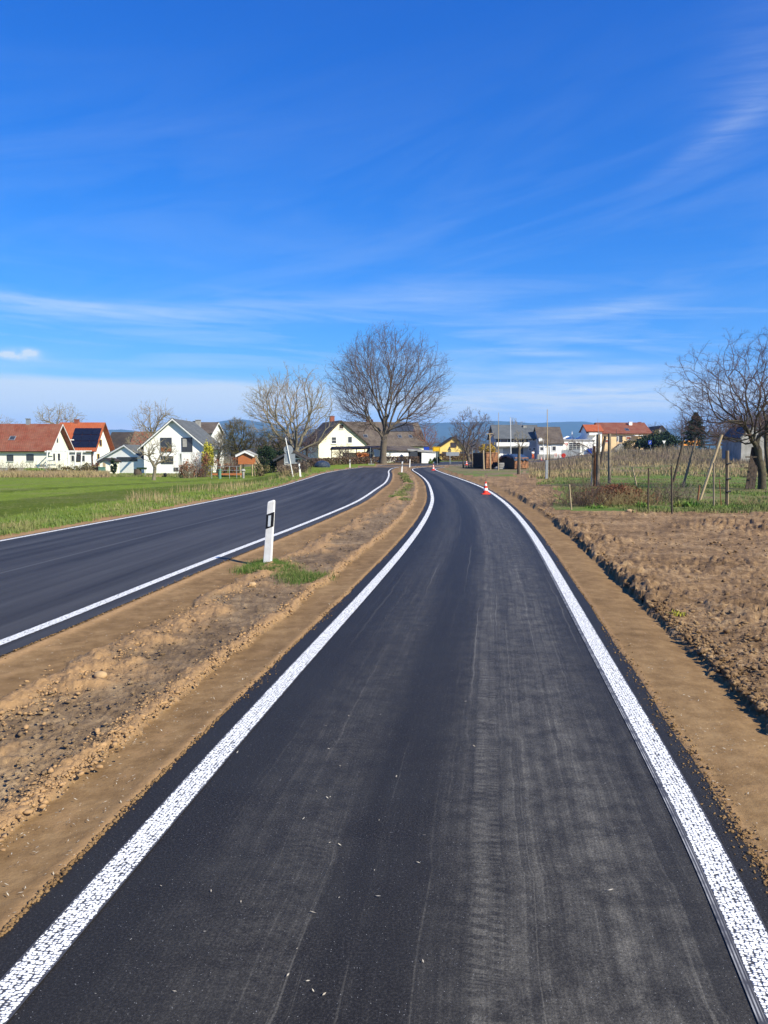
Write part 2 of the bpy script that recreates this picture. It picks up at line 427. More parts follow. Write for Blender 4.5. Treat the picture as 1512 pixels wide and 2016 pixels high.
M['path'] = mat_path(); M['road'] = mat_road(); M['mark'] = mat_marking(False); M['mark2'] = mat_marking(True)
M['sand'] = mat_earth('compacted_sand_gravel', (.135,.080,.035), (.205,.125,.057), (.285,.183,.088), 6, .010, tan=(.36,.22,.105))
M['soil'] = mat_earth('dark_loose_soil', (.080,.054,.034), (.18,.122,.072), (.33,.235,.14), 5.5, .030, tan=(.34,.21,.105))
M['field'] = mat_earth('ploughed_brown_soil', (.083,.050,.026), (.235,.146,.076), (.42,.285,.155), 8.5, .045)
def mat_meadow(name, c_d, c_l, c_dry, dry):
    m, nt, b = newmat(name); t = NT(nt); obj = t.coord('Object')
    n = t.noise(8, 6, .7, obj); big = t.noise(.22, 4, .6, obj)
    c = t.ramp(n, [(.35, c_d), (.65, c_l)])
    mow = t.attr('mow')
    c = t.mix(mow, c, t.ramp(n, [(.3, tuple(x*.48 for x in c_d)), (.7, tuple(x*.60 for x in c_l))]))
    df = t.ramp(t.math('ADD', t.math('MULTIPLY', big, .6), t.math('MULTIPLY', n, .4)), [(dry[0], 0.), (dry[1], 1.)])
    c = t.mix(df, c, t.ramp(n, [(.3, tuple(x*.6 for x in c_dry)), (.7, c_dry)]))
    t.link(c, b.inputs['Base Color']); b.inputs['Roughness'].default_value = 1
    b.inputs['Specular IOR Level'].default_value = .05
    t.bump(t.noise(14, 5, .7, obj), .7, .06, b)
    return m
M['meadow'] = mat_meadow('mown_meadow', (.105,.165,.018), (.195,.25,.036), (.22,.20,.10), (.50, .72))
M['rough'] = mat_meadow('rough_field', (.075,.12,.035), (.12,.16,.05), (.25,.19,.12), (.38, .52))
M['orchard'] = mat_meadow('orchard_grass', (.085,.15,.032), (.14,.20,.05), (.24,.18,.105), (.46, .60))
M['hills'] = simple('wooded_hills', (.020,.045,.030), (.035,.06,.035), .004, 1, spec=0)

# ------------------------------------------------------------------ ground sheet (dense near the roads, coarse to the horizon)
def build_ground():
    us = np.concatenate([-np.geomspace(25, .80, 34), np.arange(-.77, -.5801, .006), np.arange(-.576, .5761, .0021), np.arange(.58, .7701, .006), np.geomspace(.80, 25, 34)])
    inv = np.arange(1/1.35, 1/120., -.00110)
    ys = np.concatenate([np.linspace(-30, 1.1, 22), 1/inv, np.geomspace(122, 320, 60), np.geomspace(340, 14000, 26)])
    nu, ny = len(us), len(ys)
    Xg = us[None, :]*(np.maximum(ys, 0)[:, None] + np.where(ys < 1.3, 1.6, 1.6)[:, None]*np.exp(-np.maximum(ys, 0)/6)[:, None])
    Yg = np.repeat(ys[:, None], nu, 1)
    def sd(C):
        S = np.full((ny, nu), 99.)
        for r in range(ny):
            if -30 <= ys[r] < 240: S[r] = sdist_row(Xg[r], ys[r], C)
        return S
    sA, sB, sC, sD = -sd(LA), sd(LB), -sd(LC), sd(LD)      # + : away from the asphalt
    # where a line is out of reach keep the side it lies on
    n1 = fbm(Xg*1.6, Yg*1.6, 4, 3); n2 = fbm(Xg*6, Yg*6, 4, 11); n3 = fbm(Xg*22, Yg*22, 3, 23); n4 = fbm(Xg*48, Yg*48, 2, 31); n5 = vnoise(Xg*110, Yg*110, 77)
    far = sm(60, 140, Yg)
    Zg = T(Xg, Yg)
    r1 = np.where(Yg < 60, (n1-.5)*.30 + (n2-.5)*.16, 0); r2 = np.where(Yg < 60, (n3-.5)*.06, 0)
    main = (sA < .12) & (sB < .28)
    main = main & (np.abs(sA) < 12) & (np.abs(sB) < 12)
    path = (sC < .20) & (sD < .17) & (sC > -6) & (sD > -6)
    right = (sD >= .17) & ~path & ((sC < 0) | (Yg < 1.5))
    # side of things far from all lines
    u = Xg/np.maximum(Yg, 1)
    left = (sA >= .12) & ~main
    med = ~(main | path) & (sB >= .28) & (sC >= .20) & (sB < 12) & (sC < 12) & ~(left & (sA < sB)) & ~right
    right = ~(main | path | med) & ((sD < 60) & (sD >= .17) | (sD > 60) & (u > .05))
    left = ~(main | path | med | right)
    z = Zg.copy()
    tan = np.zeros_like(z)
    # median
    eB = sB-.28; eC = sC-.20
    wB = .74 + r1*1.2; wC = .43 + r1*.5 + r2
    shB = med & (eB < wB); shC = med & (eC < wC) & ~shB
    soilm = med & ~shB & ~shC
    dr = np.where(med, np.minimum(eB - wB, eC - wC), 0)     # >0 inside the soil
    crumb = (np.abs(n3-.5)*2*.6 + n4*.4)
    z = np.where(shB | shC, Zg - .006 + (n2-.5)*.008 - .012*sm(0, .3, np.minimum(eB, eC)), z)
    edgecr = np.exp(-((np.minimum(eB, eC)-.05)/.045)**2)*(.5+r1*2)
    z = np.where(shB | shC, z + .012*edgecr*(.4+crumb), z); z = np.where(shB | shC, Zg-.012 + (z-Zg+.012)*sm(0, .035, np.minimum(eB, eC)), z)
    tan = np.where(shB | shC, np.clip(np.exp(-((eB-.06)/.07)**2)*1.1*sm(.3,.6,n1+.15) + np.exp(-((eC-.03)/.035)**2)*.7 + .35*sm(.62, .8, n2), 0, 1), tan)
    wv_ = .10+.16*sm(.3, .7, n1); hB = np.exp(-((eB-wB-wv_)/(wv_*.9))**2)*(.55+.9*sm(.3, .7, n2)); hC = np.exp(-((eC-wC-.07)/.075)**2)
    lump = sm(.3, .7, n2)*.5 + sm(.3, .7, n3)*.7 + .4*n4
    fade = 1-sm(60, 100, Yg)
    z = np.where(soilm, Zg - .02 + fade*(.034*hB*(.5+.5*lump) + .030*hC*(.5+.5*lump) + .030*(n2-.4) + .026*(np.abs(n3-.5)*2) + .016*n4 + .008*n5), z)
    z = np.where(soilm, np.where(dr < .03, z*sm(0, .03, dr) + (Zg-.012)*(1-sm(0, .03, dr)), z), z)
    tan = np.where(soilm, np.clip(1.25*hB*sm(.2, .5, n1+n3*.3) + 1.15*hC + .5*sm(.6, .75, n1)*n3, 0, 1), tan)
    # right verge and ploughed soil
    eD = sD-.17
    wD = .60 + r1*.45 + r2*1.6
    shD = right & (eD < wD) & (Yg < 200)
    tan = np.where(shD, np.clip(np.exp(-((eD-.02)/.03)**2)*.95 + .25*sm(.62, .8, n2), 0, 1), tan)
    z = np.where(shD, Zg-.012+(.008+(n2-.5)*.006+.010*np.exp(-((eD-.05)/.03)**2)*crumb*sm(.4,.6,n1))*sm(0,.035,eD) - .02*sm(.3, .62, eD)*fade, z)
    rs = right & ~shD
    gr = fbm(Xg*.35, Yg*.35, 3, 51)
    edge_d = 21.3 + (n1-.5)*1.2
    infield = rs & ((Yg < edge_d) | (((u < .222 + (gr-.5)*.05)) & (Yg < 60 + (gr-.5)*26 + (u-.16)*60) ))
    infield = infield & (Yg < 95)
    n25 = fbm(Xg*11, Yg*11, 3, 61); clods = (.030*(np.abs(n2-.5)*2) + .028*sm(.45, .60, n25) + .026*sm(.40, .60, n3) + .018*n4 + .010*n5)*(.35+1.1*sm(.38, .62, gr)) + .05*(fbm(Xg*1.1, Yg*1.1, 3, 91)-.5)
    step = .030*sm(0, .10, eD-wD)*(.35+1.1*sm(.35, .65, n1))*(.7+.6*n2)
    z = np.where(rs, Zg + (step + clods*1.0  )*fade - .02, z)
    z = np.where(rs & ~infield, Zg + .03*n2 + .05*fade, z)
    # left verge
    wA = .38 + (n1-.5)*.55 + (n3-.5)*.2
    shA = left & (sA < .12+wA) & (Yg < 200) & (sA < 60)
    z = np.where(shA, Zg-.01 + .01*n3, z)
    tan = np.where(shA, .35+.5*n2, tan)
    mead = left & ~shA
    z = np.where(mead, Zg - .01 + .05*n1*sm(0, 1.2, sA) + .015*n3, z)
    sAm = np.where(sA > 60, 30, sA) + (n1-.5)*.7
    mow = sm(3.2, 3.6, sAm)*(1-sm(7.0, 7.6, sAm)) + .8*sm(10.8, 11.2, sAm)*(1-sm(12.5, 13.1, sAm)) 
    mow = mow*(Yg < 75)*(.72+.5*n2) + .25*sm(.45,.6,n1)
    under = main | path
    z = np.where(under, Zg-.014, z)
    idx = np.arange(ny*nu).reshape(ny, nu)
    Q = np.stack([idx[:-1, :-1], idx[:-1, 1:], idx[1:, 1:], idx[1:, :-1]], -1).reshape(-1, 4)
    cls = np.zeros((ny, nu), int)      # 0 base under the asphalt
    cls[shB | shC | shD | shA] = 1; cls[soilm] = 2; cls[infield] = 3
    rgh = rs & ~infield
    green = rgh & (Yg < 66 + (gr-.5)*30) 
    cls[rgh] = 4; cls[green] = 5
    cls[mead] = 6
    cls[mead & (Yg > 150)] = 4
    fc = cls[:-1, :-1].ravel()
    V = np.stack([Xg, Yg, z], -1).reshape(-1, 3)
    names = [('ground', 'soil'), ('sand_verge', 'sand'), ('median_soil', 'soil'), ('ploughed_soil', 'field'), ('rough_field', 'rough'), ('orchard_grass', 'orchard'), ('meadow', 'meadow')]
    for k, (nm, mt) in enumerate(names):
        q = Q[fc == k]
        if not len(q): continue
        used, invx = np.unique(q, return_inverse=True)
        o = mesh_obj(nm, V[used], invx.reshape(-1, 4), M[mt], smooth=True)
        for an, arr in (('tan', tan), ('mow', mow)):
            at = o.data.attributes.new(an, 'FLOAT', 'POINT'); at.data.foreach_set('value', arr.ravel()[used].astype(np.float32))
        tag(o, kind='structure')
build_ground()
def jit(C, d, s):
    k = arclen(C); return offset(C, (d+.030*(fbm(k*2.2, k*0+s, 3, s)-.5)+.016*(fbm(k*14, k*0+s, 2, s)-.5))[:, None])
strip('main_road', offset(LA, -.12), jit(LB, .28, 3), M['road'], 0, 10)
strip('cycle_path', jit(LC, -.20, 5), jit(LD, .17, 7), M['path'], 0, 8)
MW = .067
strip('road_marking', offset(LA, -.055), offset(LA, .06), M['mark'], .004, 1)
strip('road_marking', offset(LB, -MW), offset(LB, MW), M['mark'], .004, 1)
strip('path_marking', offset(LC, -MW), offset(LC, MW), M['mark'], .004, 1)
strip('path_marking', offset(LD, -MW-.025), offset(LD, MW), M['mark2'], .004, 1)

# ------------------------------------------------------------------ hills
def ridge(name, pts, D, mat, thick):
    pts = np.array(pts, float)
    xs = np.arange(pts[0, 0], pts[-1, 0], 6); hh = np.interp(xs, pts[:, 0], pts[:, 1])
    hh = hh - 3*(fbm(xs*.02, xs*0+3, 4, 5)-.5) - 1.0*(fbm(xs*.15, xs*0+1, 3, 9)-.5)
    V = []; rows = [(0., 1.), (-.35*thick, .55), (-.7*thick, .2), (-thick, -.02), (.8*thick, -.02)]
    for (dy, k) in rows:
        for x, h in zip(xs, hh):
            D2 = D+dy; z = Z(h, D)
            V.append((X(x, 870, D)*(D2/D), D2, max(z, 0)*k + (60 if 0 < k < 1 else 0)*(float(fbm(np.array([x*.03]), np.array([dy*.003]), 3, 4)[0])-.5)))
    n = len(xs); Fc = []
    order = [4, 0, 1, 2, 3]
    for a, b in zip(order[:-1], order[1:]):
        for i in range(n-1): Fc.append((a*n+i, a*n+i+1, b*n+i+1, b*n+i))
    o = mesh_obj(name, V, Fc, mat, smooth=True); return tag(o, kind='structure')
ridge('hills', [(-1500,870),(-400,858),(60,862),(200,846),(240,845),(300,852),(380,850),(420,832),(455,826),(480,826),(560,840),(640,845),(760,838),(838,833),(900,832),(980,829),(1040,832),(1100,832),(1115,830),(1150,831),(1210,838),(1300,842),(1400,850),(1600,852),(2300,862),(3200,872)], 6500, M['hills'], 1800)
ridge('hills', [(-1500,884),(200,880),(500,876),(800,872),(1100,866),(1300,872),(1700,880),(3200,886)], 3800, M['hills'], 900)

# ------------------------------------------------------------------ blades of grass and stems (one object each)
def blades(name, pts, h, w, mat, lean=.35, label=None, cat=None, kind='stuff', bend=True, parent=None):
    n = len(pts); a = rng.uniform(0, 2*np.pi, n); l = rng.uniform(0, lean, n); ld = rng.uniform(0, 2*np.pi, n)
    h = np.asarray(h)*np.ones(n); w = np.asarray(w)*np.ones(n)
    s = np.stack([np.cos(a), np.sin(a), np.zeros(n)], 1)*w[:, None]/2
    dirh = np.stack([np.cos(ld), np.sin(ld), np.zeros(n)], 1)
    mid = pts + dirh*(l*h*.3)[:, None] + np.array([0, 0, 1.])*(h*.55)[:, None]
    tip = pts + dirh*(l*h)[:, None] + np.array([0, 0, 1.])*(h*np.sqrt(1-np.minimum(l, .9)**2))[:, None]
    V = np.stack([pts-s, pts+s, mid+s*.8, mid-s*.8, tip+s*.15, tip-s*.15], 1).reshape(-1, 3)
    b = np.arange(n)[:, None]*6
    Fc = np.concatenate([b+np.array([[0, 1, 2, 3]]), b+np.array([[3, 2, 4, 5]])], 0)
    o = mesh_obj(name, V, Fc, mat, parent)
    if parent is None: tag(o, label, cat, kind=kind)
    return o
def scatter(n, ulo, uhi, ylo, yhi, power=1.):
    """random ground points between two depths, denser near"""
    t = rng.uniform(0, 1, n); y = 1/((1-t)/ylo + t/yhi) if power == 1. else ylo + (yhi-ylo)*t
    u = rng.uniform(ulo, uhi, n); x = u*y
    return x, y
def sdp(x, y, C):
    out = np.empty(len(x)); o = np.argsort(y)
    for k in range(0, len(x), 400):
        i = o[k:k+400]; ym = y[i].mean()
        A = C[:-1]; B = C[1:]; m = (np.maximum(A[:, 1], B[:, 1]) > y[i].min()-8) & (np.minimum(A[:, 1], B[:, 1]) < y[i].max()+8)
        if not m.any(): out[i] = 99; continue
        a = A[m]; d = B[m]-a; L = (d**2).sum(1)+1e-12
        px = x[i][:, None]-a[None, :, 0]; py = y[i][:, None]-a[None, :, 1]
        t = np.clip((px*d[:, 0]+py*d[:, 1])/L, 0, 1); qx = px-t*d[:, 0]; qy = py-t*d[:, 1]; q = qx*qx+qy*qy
        j = q.argmin(1); r = np.arange(len(i)); cr = d[j, 0]*py[r, j]-d[j, 1]*px[r, j]
        out[i] = np.sqrt(q[r, j])*np.where(cr < 0, 1, -1)
    return out
def leafmat(name, c1, c2, c3=None, sc=1.5):
    m, nt, b = newmat(name); t = NT(nt); obj = t.coord('Object')
    n = t.noise(sc*9, 3, .7, obj); g = t.noise(sc*.5, 3, .6, obj)
    c = t.ramp(n, [(.32, c1), (.68, c2)])
    if c3: c = t.mix(t.ramp(g, [(.42, 0.), (.62, 1.)]), c, c3)
    t.link(c, b.inputs['Base Color']); b.inputs['Roughness'].default_value = .7
    b.inputs['Specular IOR Level'].default_value = .15
    return m
M['blade'] = leafmat('grass_blades', (.07,.12,.022), (.13,.19,.045), (.18,.18,.07), 1.)
M['blade2'] = leafmat('verge_grass', (.085,.135,.03), (.18,.21,.07), (.25,.21,.11), 1.)
M['dry'] = leafmat('dry_stems', (.20,.14,.085), (.36,.27,.16), (.28,.23,.11), .4)
M['weed'] = leafmat('brown_weed_stems', (.13,.095,.075), (.26,.195,.15), (.20,.165,.10), .25)
M['rust'] = leafmat('rusty_dead_leaves', (.16,.055,.028), (.26,.11,.055), (.20,.10,.06))
M['tuftgreen'] = leafmat('tuft_blades', (.035,.085,.012), (.08,.15,.025), None, 2.)
M['rustdark'] = leafmat('dark_rust_leaves', (.10,.035,.018), (.21,.085,.045), (.14,.055,.03), 1.5)
M['hedge'] = leafmat('brown_beech_hedge', (.075,.045,.032), (.16,.10,.065), (.11,.08,.05), 1.)
M['evergreen'] = leafmat('dark_evergreen', (.010,.022,.012), (.03,.055,.022), (.018,.036,.018), .8)
M['olive'] = leafmat('olive_twigs', (.10,.085,.035), (.17,.15,.06), (.12,.085,.05), .6)
M['willow'] = leafmat('yellow_willow_catkins', (.36,.33,.03), (.50,.46,.05), (.26,.26,.04), .8)
M['forsythia'] = leafmat('yellow_brown_shrub', (.42,.26,.03), (.32,.17,.05), (.46,.36,.03), .4)
M['copper'] = leafmat('copper_leaves', (.40,.13,.035), (.56,.22,.07), (.33,.12,.05), 1.2)
M['weedgreen'] = leafmat('leafy_green_weeds', (.06,.14,.02), (.15,.27,.05), (.20,.20,.06), 5.)
M['bark'] = simple('grey_brown_bark', (.085,.068,.052), (.14,.115,.085), 3, .9, .02, 10, sc=(3,3,.6))
M['twig'] = leafmat('reddish_brown_twigs', (.085,.060,.050), (.14,.10,.082), None, .3)
M['barkpale'] = simple('pale_lichen_bark', (.22,.19,.13), (.14,.12,.085), 3, .9, .02, 10)
M['twigpale'] = leafmat('pale_grey_twigs', (.20,.165,.125), (.30,.25,.19), (.22,.20,.11), .3)
M['barkdark'] = simple('dark_mossy_bark', (.045,.035,.028), (.085,.075,.045), 5, .9, .02, 16)
M['twigdark'] = leafmat('dark_red_twigs', (.07,.042,.038), (.115,.075,.068), None, .8)

# meadow: short grass; near verge: tall grass
x, y = scatter(60000, -.56, -.05, 13.5, 75); s = -sdp(x, y, LA); k = (s > .35+.35*fbm(x*1.6, y*1.6, 3, 3)) & (rng.uniform(size=len(s)) < .07+1.1*np.exp(-(np.maximum(s-1.1, 0)/.9)**1.3))
x, y, s = x[k], y[k], s[k]
hh = np.where(s < 3.2, rng.uniform(.04, .13, len(x)), rng.uniform(.03, .07, len(x)))*(1+.3*(y > 35))
blades('meadow_grass', np.stack([x, y, T(x, y)-.01], 1), hh, .008+.0006*y, M['blade'], .6, kind='stuff')
x, y = scatter(26000, -.56, -.06, 13.5, 80); s = -sdp(x, y, LA); k = (s > .4) & (s < 3.3) & (fbm(x*.9, y*.9, 3, 77) > .40+.06*s)
x, y = x[k], y[k]
blades('verge_grass', np.stack([x, y, T(x, y)-.01], 1), rng.uniform(.07, .20, len(x)), .006+.0005*y, M['blade2'], .6, kind='stuff')
x, y = scatter(5000, -.34, -.06, 25, 75); s = -sdp(x, y, LA); k = (s > .9) & (s < 3.8) & (fbm(x*.3, y*.3, 3, 97) > .42)
x, y = x[k], y[k]
blades('dry_verge_stems', np.stack([x, y, T(x, y)-.01], 1), rng.uniform(.2, .5, len(x)), .004+.0003*y, M['dry'], .6, kind='stuff')
# rough field right: weeds
x, y = scatter(130000, .10, .62, 36, 160); u = x/y; s = sdp(x, y, LD)
k = (s > 3) & ((u > .19) | (y > 92)) & (y > 64+22*fbm(x*.1, y*.1, 2, 4)) ; x, y = x[k], y[k]
blades('brown_weeds', np.stack([x, y, T(x, y)-.02], 1), rng.uniform(.3, .95, len(x))*(.42+.55*sm(65, 120, y))*(.45+1.1*sm(.35, .65, fbm(x*.2, y*.12, 3, 41))), .008+.0003*y, M['weed'], .5, kind='stuff')
x, y = scatter(30000, .12, .62, 40, 95); k = (fbm(x*.25, y*.25, 3, 5) > .47) & (y > 52) & (x/y > .19); x, y = x[k], y[k]
blades('dry_field_grass', np.stack([x, y, T(x, y)-.02], 1), rng.uniform(.15, .55, len(x)), .008+.0006*y, M['dry'], .7, kind='stuff')
x, y = scatter(60000, .20, .62, 21, 70); s = sdp(x, y, LD); k = (s > 3) & (fbm(x*.6, y*.6, 3, 8) > .48); x, y = x[k], y[k]
blades('orchard_grass_blades', np.stack([x, y, T(x, y)+.02], 1), rng.uniform(.05, .16, len(x)), .006+.0006*y, M['blade'], .6, kind='stuff')
# ------------------------------------------------------------------ bare trees
def tree_graph(base, trunk, tips, bf=.35, seg=.7, curv=.35, stems=1):
    """greedy growth: every tip joins the existing wood where (distance + bf * way to the root) is least"""
    pos = [np.array(base, float)]; par = [-1]; path = [0.]; dirn = [np.array([0, 0, 1.])]
    for p in trunk:
        p = np.array(p, float); d = p-pos[-1]; L = np.linalg.norm(d)
        k = max(int(L/seg), 1); a = len(pos)-1
        for i in range(1, k+1):
            pos.append(pos[a]+d*i/k); par.append(len(pos)-2); path.append(path[-1]+L/k); dirn.append(d/L)
    cap = len(pos)+len(tips)*24
    Pn = np.zeros((cap, 3)); Pn[:len(pos)] = pos; Pa = np.zeros(cap); Pa[:len(pos)] = path
    Dn = np.zeros((cap, 3)); Dn[:len(pos)] = dirn
    n = len(pos); ok0 = max(int(n*.62), 1)
    root = pos[-1]
    order = np.argsort(np.linalg.norm(tips-root, axis=1)*(1+.0*rng.uniform(size=len(tips))))
    # the far skeleton first: a few long limbs, then fill in
    far = order[::-1][:0]
    first = rng.permutation(order)[:max(len(order)//40, 6)]
    seq = list(first)+[i for i in order if i not in set(first)]
    for ti in seq:
        t = tips[ti]; v = t-Pn[:n]; d = np.linalg.norm(v, axis=1)+1e-6
        ang = 1-(v*Dn[:n]).sum(1)/d
        cost = d*(1+.55*ang) + bf*Pa[:n]; cost[:ok0] = 1e9
        j = int(cost.argmin()); L = d[j]; k = max(int(L/seg), 1)
        if n+k >= cap: break
        c = Pn[j]+Dn[j]*L*curv+np.array([0, 0, .06*L]); prev = j; side = rng.normal(size=3)*L*.05
        for i in range(1, k+1):
            f = i/k; q = (1-f)**2*Pn[j]+2*f*(1-f)*c+f*f*t + side*math.sin(f*math.pi) + rng.normal(size=3)*seg*.07*(f < 1)
            Pn[n] = q; dd = q-Pn[prev]; l = np.linalg.norm(dd)+1e-9; Dn[n] = dd/l; Pa[n] = Pa[prev]+l
            par.append(prev); prev = n; n += 1
    return Pn[:n], np.array(par[:n]), Dn[:n]
def grow(Pn, par, Dn, rtip, expo=.5, rmax=None):
    n = len(Pn); cnt = np.zeros(n); kids = np.zeros(n, int)
    for i in range(1, n): kids[par[i]] += 1
    cnt[kids == 0] = 1
    for i in range(n-1, 0, -1): cnt[par[i]] += cnt[i]
    r = rtip*np.power(np.maximum(cnt, 1), expo)
    if rmax: r = np.minimum(r, rmax)
    return r, cnt
def frames(D):
    h = np.where(np.abs(D[:, 2:3]) < .9, np.array([[0, 0, 1.]]), np.array([[1., 0, 0]]))
    p = np.cross(D, h); p /= np.linalg.norm(p, axis=1)[:, None]+1e-9; return p, np.cross(D, p)
def tubes(A, B, DA, DB, ra, rb, k):
    """independent tapered tubes with rings turned to the given directions"""
    n = len(A); pa, qa = frames(DA); 
    pb = pa-DB*(pa*DB).sum(1)[:, None]; pb /= np.linalg.norm(pb, axis=1)[:, None]+1e-9; qb = np.cross(DB, pb)
    V = []
    for c, r, p, q in ((A, ra, pa, qa), (B, rb, pb, qb)):
        for i in range(k):
            t = 2*np.pi*i/k; V.append(c+r[:, None]*(math.cos(t)*p+math.sin(t)*q))
    V = np.stack(V, 1).reshape(-1, 3); b = np.arange(n)[:, None, None]*2*k
    f = np.array([[i, (i+1) % k, k+(i+1) % k, k+i] for i in range(k)])[None]
    return V, (b+f).reshape(-1, 4)
def wood(Pn, par, Dn, r, thick, kt=7, kc=4):
    i = np.arange(1, len(Pn)); p = par[1:]
    # which child carries on the parent's line
    main = np.full(len(Pn), -1); best = np.zeros(len(Pn))
    for c in range(1, len(Pn)):
        if r[c] > best[par[c]]: best[par[c]] = r[c]; main[par[c]] = c
    cont = main[p] == i
    DA = np.where(cont[:, None], Dn[p], Dn[i]); ra = np.where(cont, r[p], np.minimum(r[p], r[i]*1.15))
    th = r[i] > thick
    return [tubes(Pn[p][m], Pn[i][m], DA[m], Dn[i][m], ra[m], r[i][m], k) for m, k in ((th, kt), (~th, kc))]
def twigs(Pn, par, Dn, r, rlim, num, ln, rt, up=.25, droop=0., gens=2, kk=3):
    c = np.where(r < rlim)[0]; S = Pn[c]; D = Dn[c]; A_ = []; B_ = []
    for g in range(gens):
        S2 = np.repeat(S, num, 0); D2 = np.repeat(D, num, 0)
        d = D2 + rng.normal(size=S2.shape)*.62; d[:, 2] += up-droop
        d /= np.linalg.norm(d, axis=1)[:, None]+1e-9
        L = ln*(.62**g)*rng.uniform(.4, 1.3, len(d)); E = S2+d*L[:, None]
        A_.append((S2, E, d, rt*(.75**g))); S = S2*.35+E*.65; D = d
    V = []; Fc = []; n = 0
    for (a, b, d, rr) in A_:
        v, f = tubes(a, b, d, d, np.full(len(a), rr), np.full(len(a), rr*.5), kk); V.append(v); Fc.append(f+n); n += len(v)
    return np.concatenate(V), np.concatenate(Fc)
def cat2(*L):
    V = []; Fc = []; n = 0
    for v, f in L:
        if len(v): V.append(v); Fc.append(f+n); n += len(v)
    return np.concatenate(V), np.concatenate(Fc)
def crown_tips(c, rad, n, inner=.35, low=-1., shape=1., prune=None):
    out = []
    while len(out) < n:
        v = rng.normal(size=(n*2, 3)); v /= np.linalg.norm(v, axis=1)[:, None]
        rr = (inner**3+(1-inner**3)*rng.uniform(size=(n*2, 1)))**(1/3.)
        v = v*rr; v = v[v[:, 2] > low]
        az = np.arctan2(v[:, 1], v[:, 0])
        lob = 1+.10*np.sin(az*3+c[0])+.07*np.sin(az*5+v[:, 2]*4+c[1]) + .07*np.sin(v[:, 2]*7+az*2)
        v = v*lob[:, None]*shape
        out += list(v)
    return np.array(out[:n])*np.array(rad)+np.array(c)
def tree(name, base, trunk, tips, label, cat='tree', rtip=.012, rmax=.5, thick=.07, bark='bark', twig='twig', bf=.35, seg=.7, tw=(.05, 3, .8, .010), up=.25, droop=0., group=None, expo=.5, curv=.35, gens=2):
    Pn, par, Dn = tree_graph(base, trunk, tips, bf, seg, curv)
    r, cnt = grow(Pn, par, Dn, rtip, expo, rmax)
    # root flare
    z0 = Pn[0][2]; H = max(Pn[:, 2].max()-z0, 1)
    fl = np.exp(-(Pn[:, 2]-z0)/(H*.03))*(np.arange(len(Pn)) < 12); r = r*(1+.35*fl)
    a, b = wood(Pn, par, Dn, r, thick)
    e = empty(name, tuple(base), label, cat, group)
    o = mesh_obj('trunk', a[0], a[1], M[bark], e, smooth=True)
    L = [b]
    if tw: L.append(twigs(Pn, par, Dn, r, tw[0], tw[1], tw[2], tw[3], up, droop, gens))
    v, f = cat2(*L); mesh_obj('crown', v, f, M[twig], e)
    return e
def px_crown(px, pyt, pyb, wpx, D, deep=1.):
    """ellipsoid crown spanning image rows pyt..pyb, wpx wide, at depth D"""
    s = D/F; c = P(px, (pyt+pyb)/2, D); return c, (wpx/2*s, wpx/2*s*deep, (pyb-pyt)/2*s)

# ------------------------------------------------------------------ leaf clouds
def leafcloud(c, rad, n, size, clump=.55, box=False, rotz=0., flat=0.):
    c = np.array(c, float); rad = np.array(rad, float)
    k = max(n//60, 6)
    if box: cc = rng.uniform(-1, 1, (k, 3))
    else:
        cc = rng.normal(size=(k, 3)); cc /= np.linalg.norm(cc, axis=1)[:, None]; cc *= rng.uniform(.3, 1, (k, 1))**.5
    p = cc[rng.integers(0, k, n)] + rng.normal(size=(n, 3))*(.30*clump)
    if box: p = np.clip(p, -1, 1)+rng.normal(size=(n, 3))*.02
    p = p*rad
    if rotz: p = np.column_stack([p[:, 0]*math.cos(rotz)-p[:, 1]*math.sin(rotz), p[:, 0]*math.sin(rotz)+p[:, 1]*math.cos(rotz), p[:, 2]])
    p = p+c
    a = rng.normal(size=(n, 3)); a /= np.linalg.norm(a, axis=1)[:, None]
    b = np.cross(a, rng.normal(size=(n, 3))); b /= np.linalg.norm(b, axis=1)[:, None]
    s = size*rng.uniform(.5, 1.4, (n, 1))
    V = np.stack([p-a*s, p+b*s*.5, p+a*s, p-b*s*.5], 1).reshape(-1, 3)
    return V, np.arange(4*n).reshape(-1, 4)
def stems(c, rad, n, h, r0=.012, lean=.5):
    a = np.array(c)+np.column_stack([rng.normal(size=(n, 2))*np.array(rad[:2])*.45, np.zeros(n)])
    d = rng.normal(size=(n, 3))*lean; d[:, 2] = 1; d /= np.linalg.norm(d, axis=1)[:, None]
    hh = h*rng.uniform(.5, 1.1, n); b = a+d*hh[:, None]*.55
    d2 = d+rng.normal(size=(n, 3))*.25; d2 /= np.linalg.norm(d2, axis=1)[:, None]; e = b+d2*hh[:, None]*.5
    v1 = tubes(a, b, d, d2, np.full(n, r0), np.full(n, r0*.7), 4); v2 = tubes(b, e, d2, d2, np.full(n, r0*.7), np.full(n, r0*.3), 4)
    m = 4*n; f = np.tile(b, (4, 1)); d3 = np.tile(d2, (4, 1))+rng.normal(size=(m, 3))*.6; d3 /= np.linalg.norm(d3, axis=1)[:, None]
    q = f+(np.tile(e, (4, 1))-f)*rng.uniform(0, .9, (m, 1)); v3 = tubes(q, q+d3*(h*.28)*rng.uniform(.4, 1, (m, 1)), d3, d3, np.full(m, r0*.45), np.full(m, r0*.2), 3)
    return cat2(v1, v2, v3)
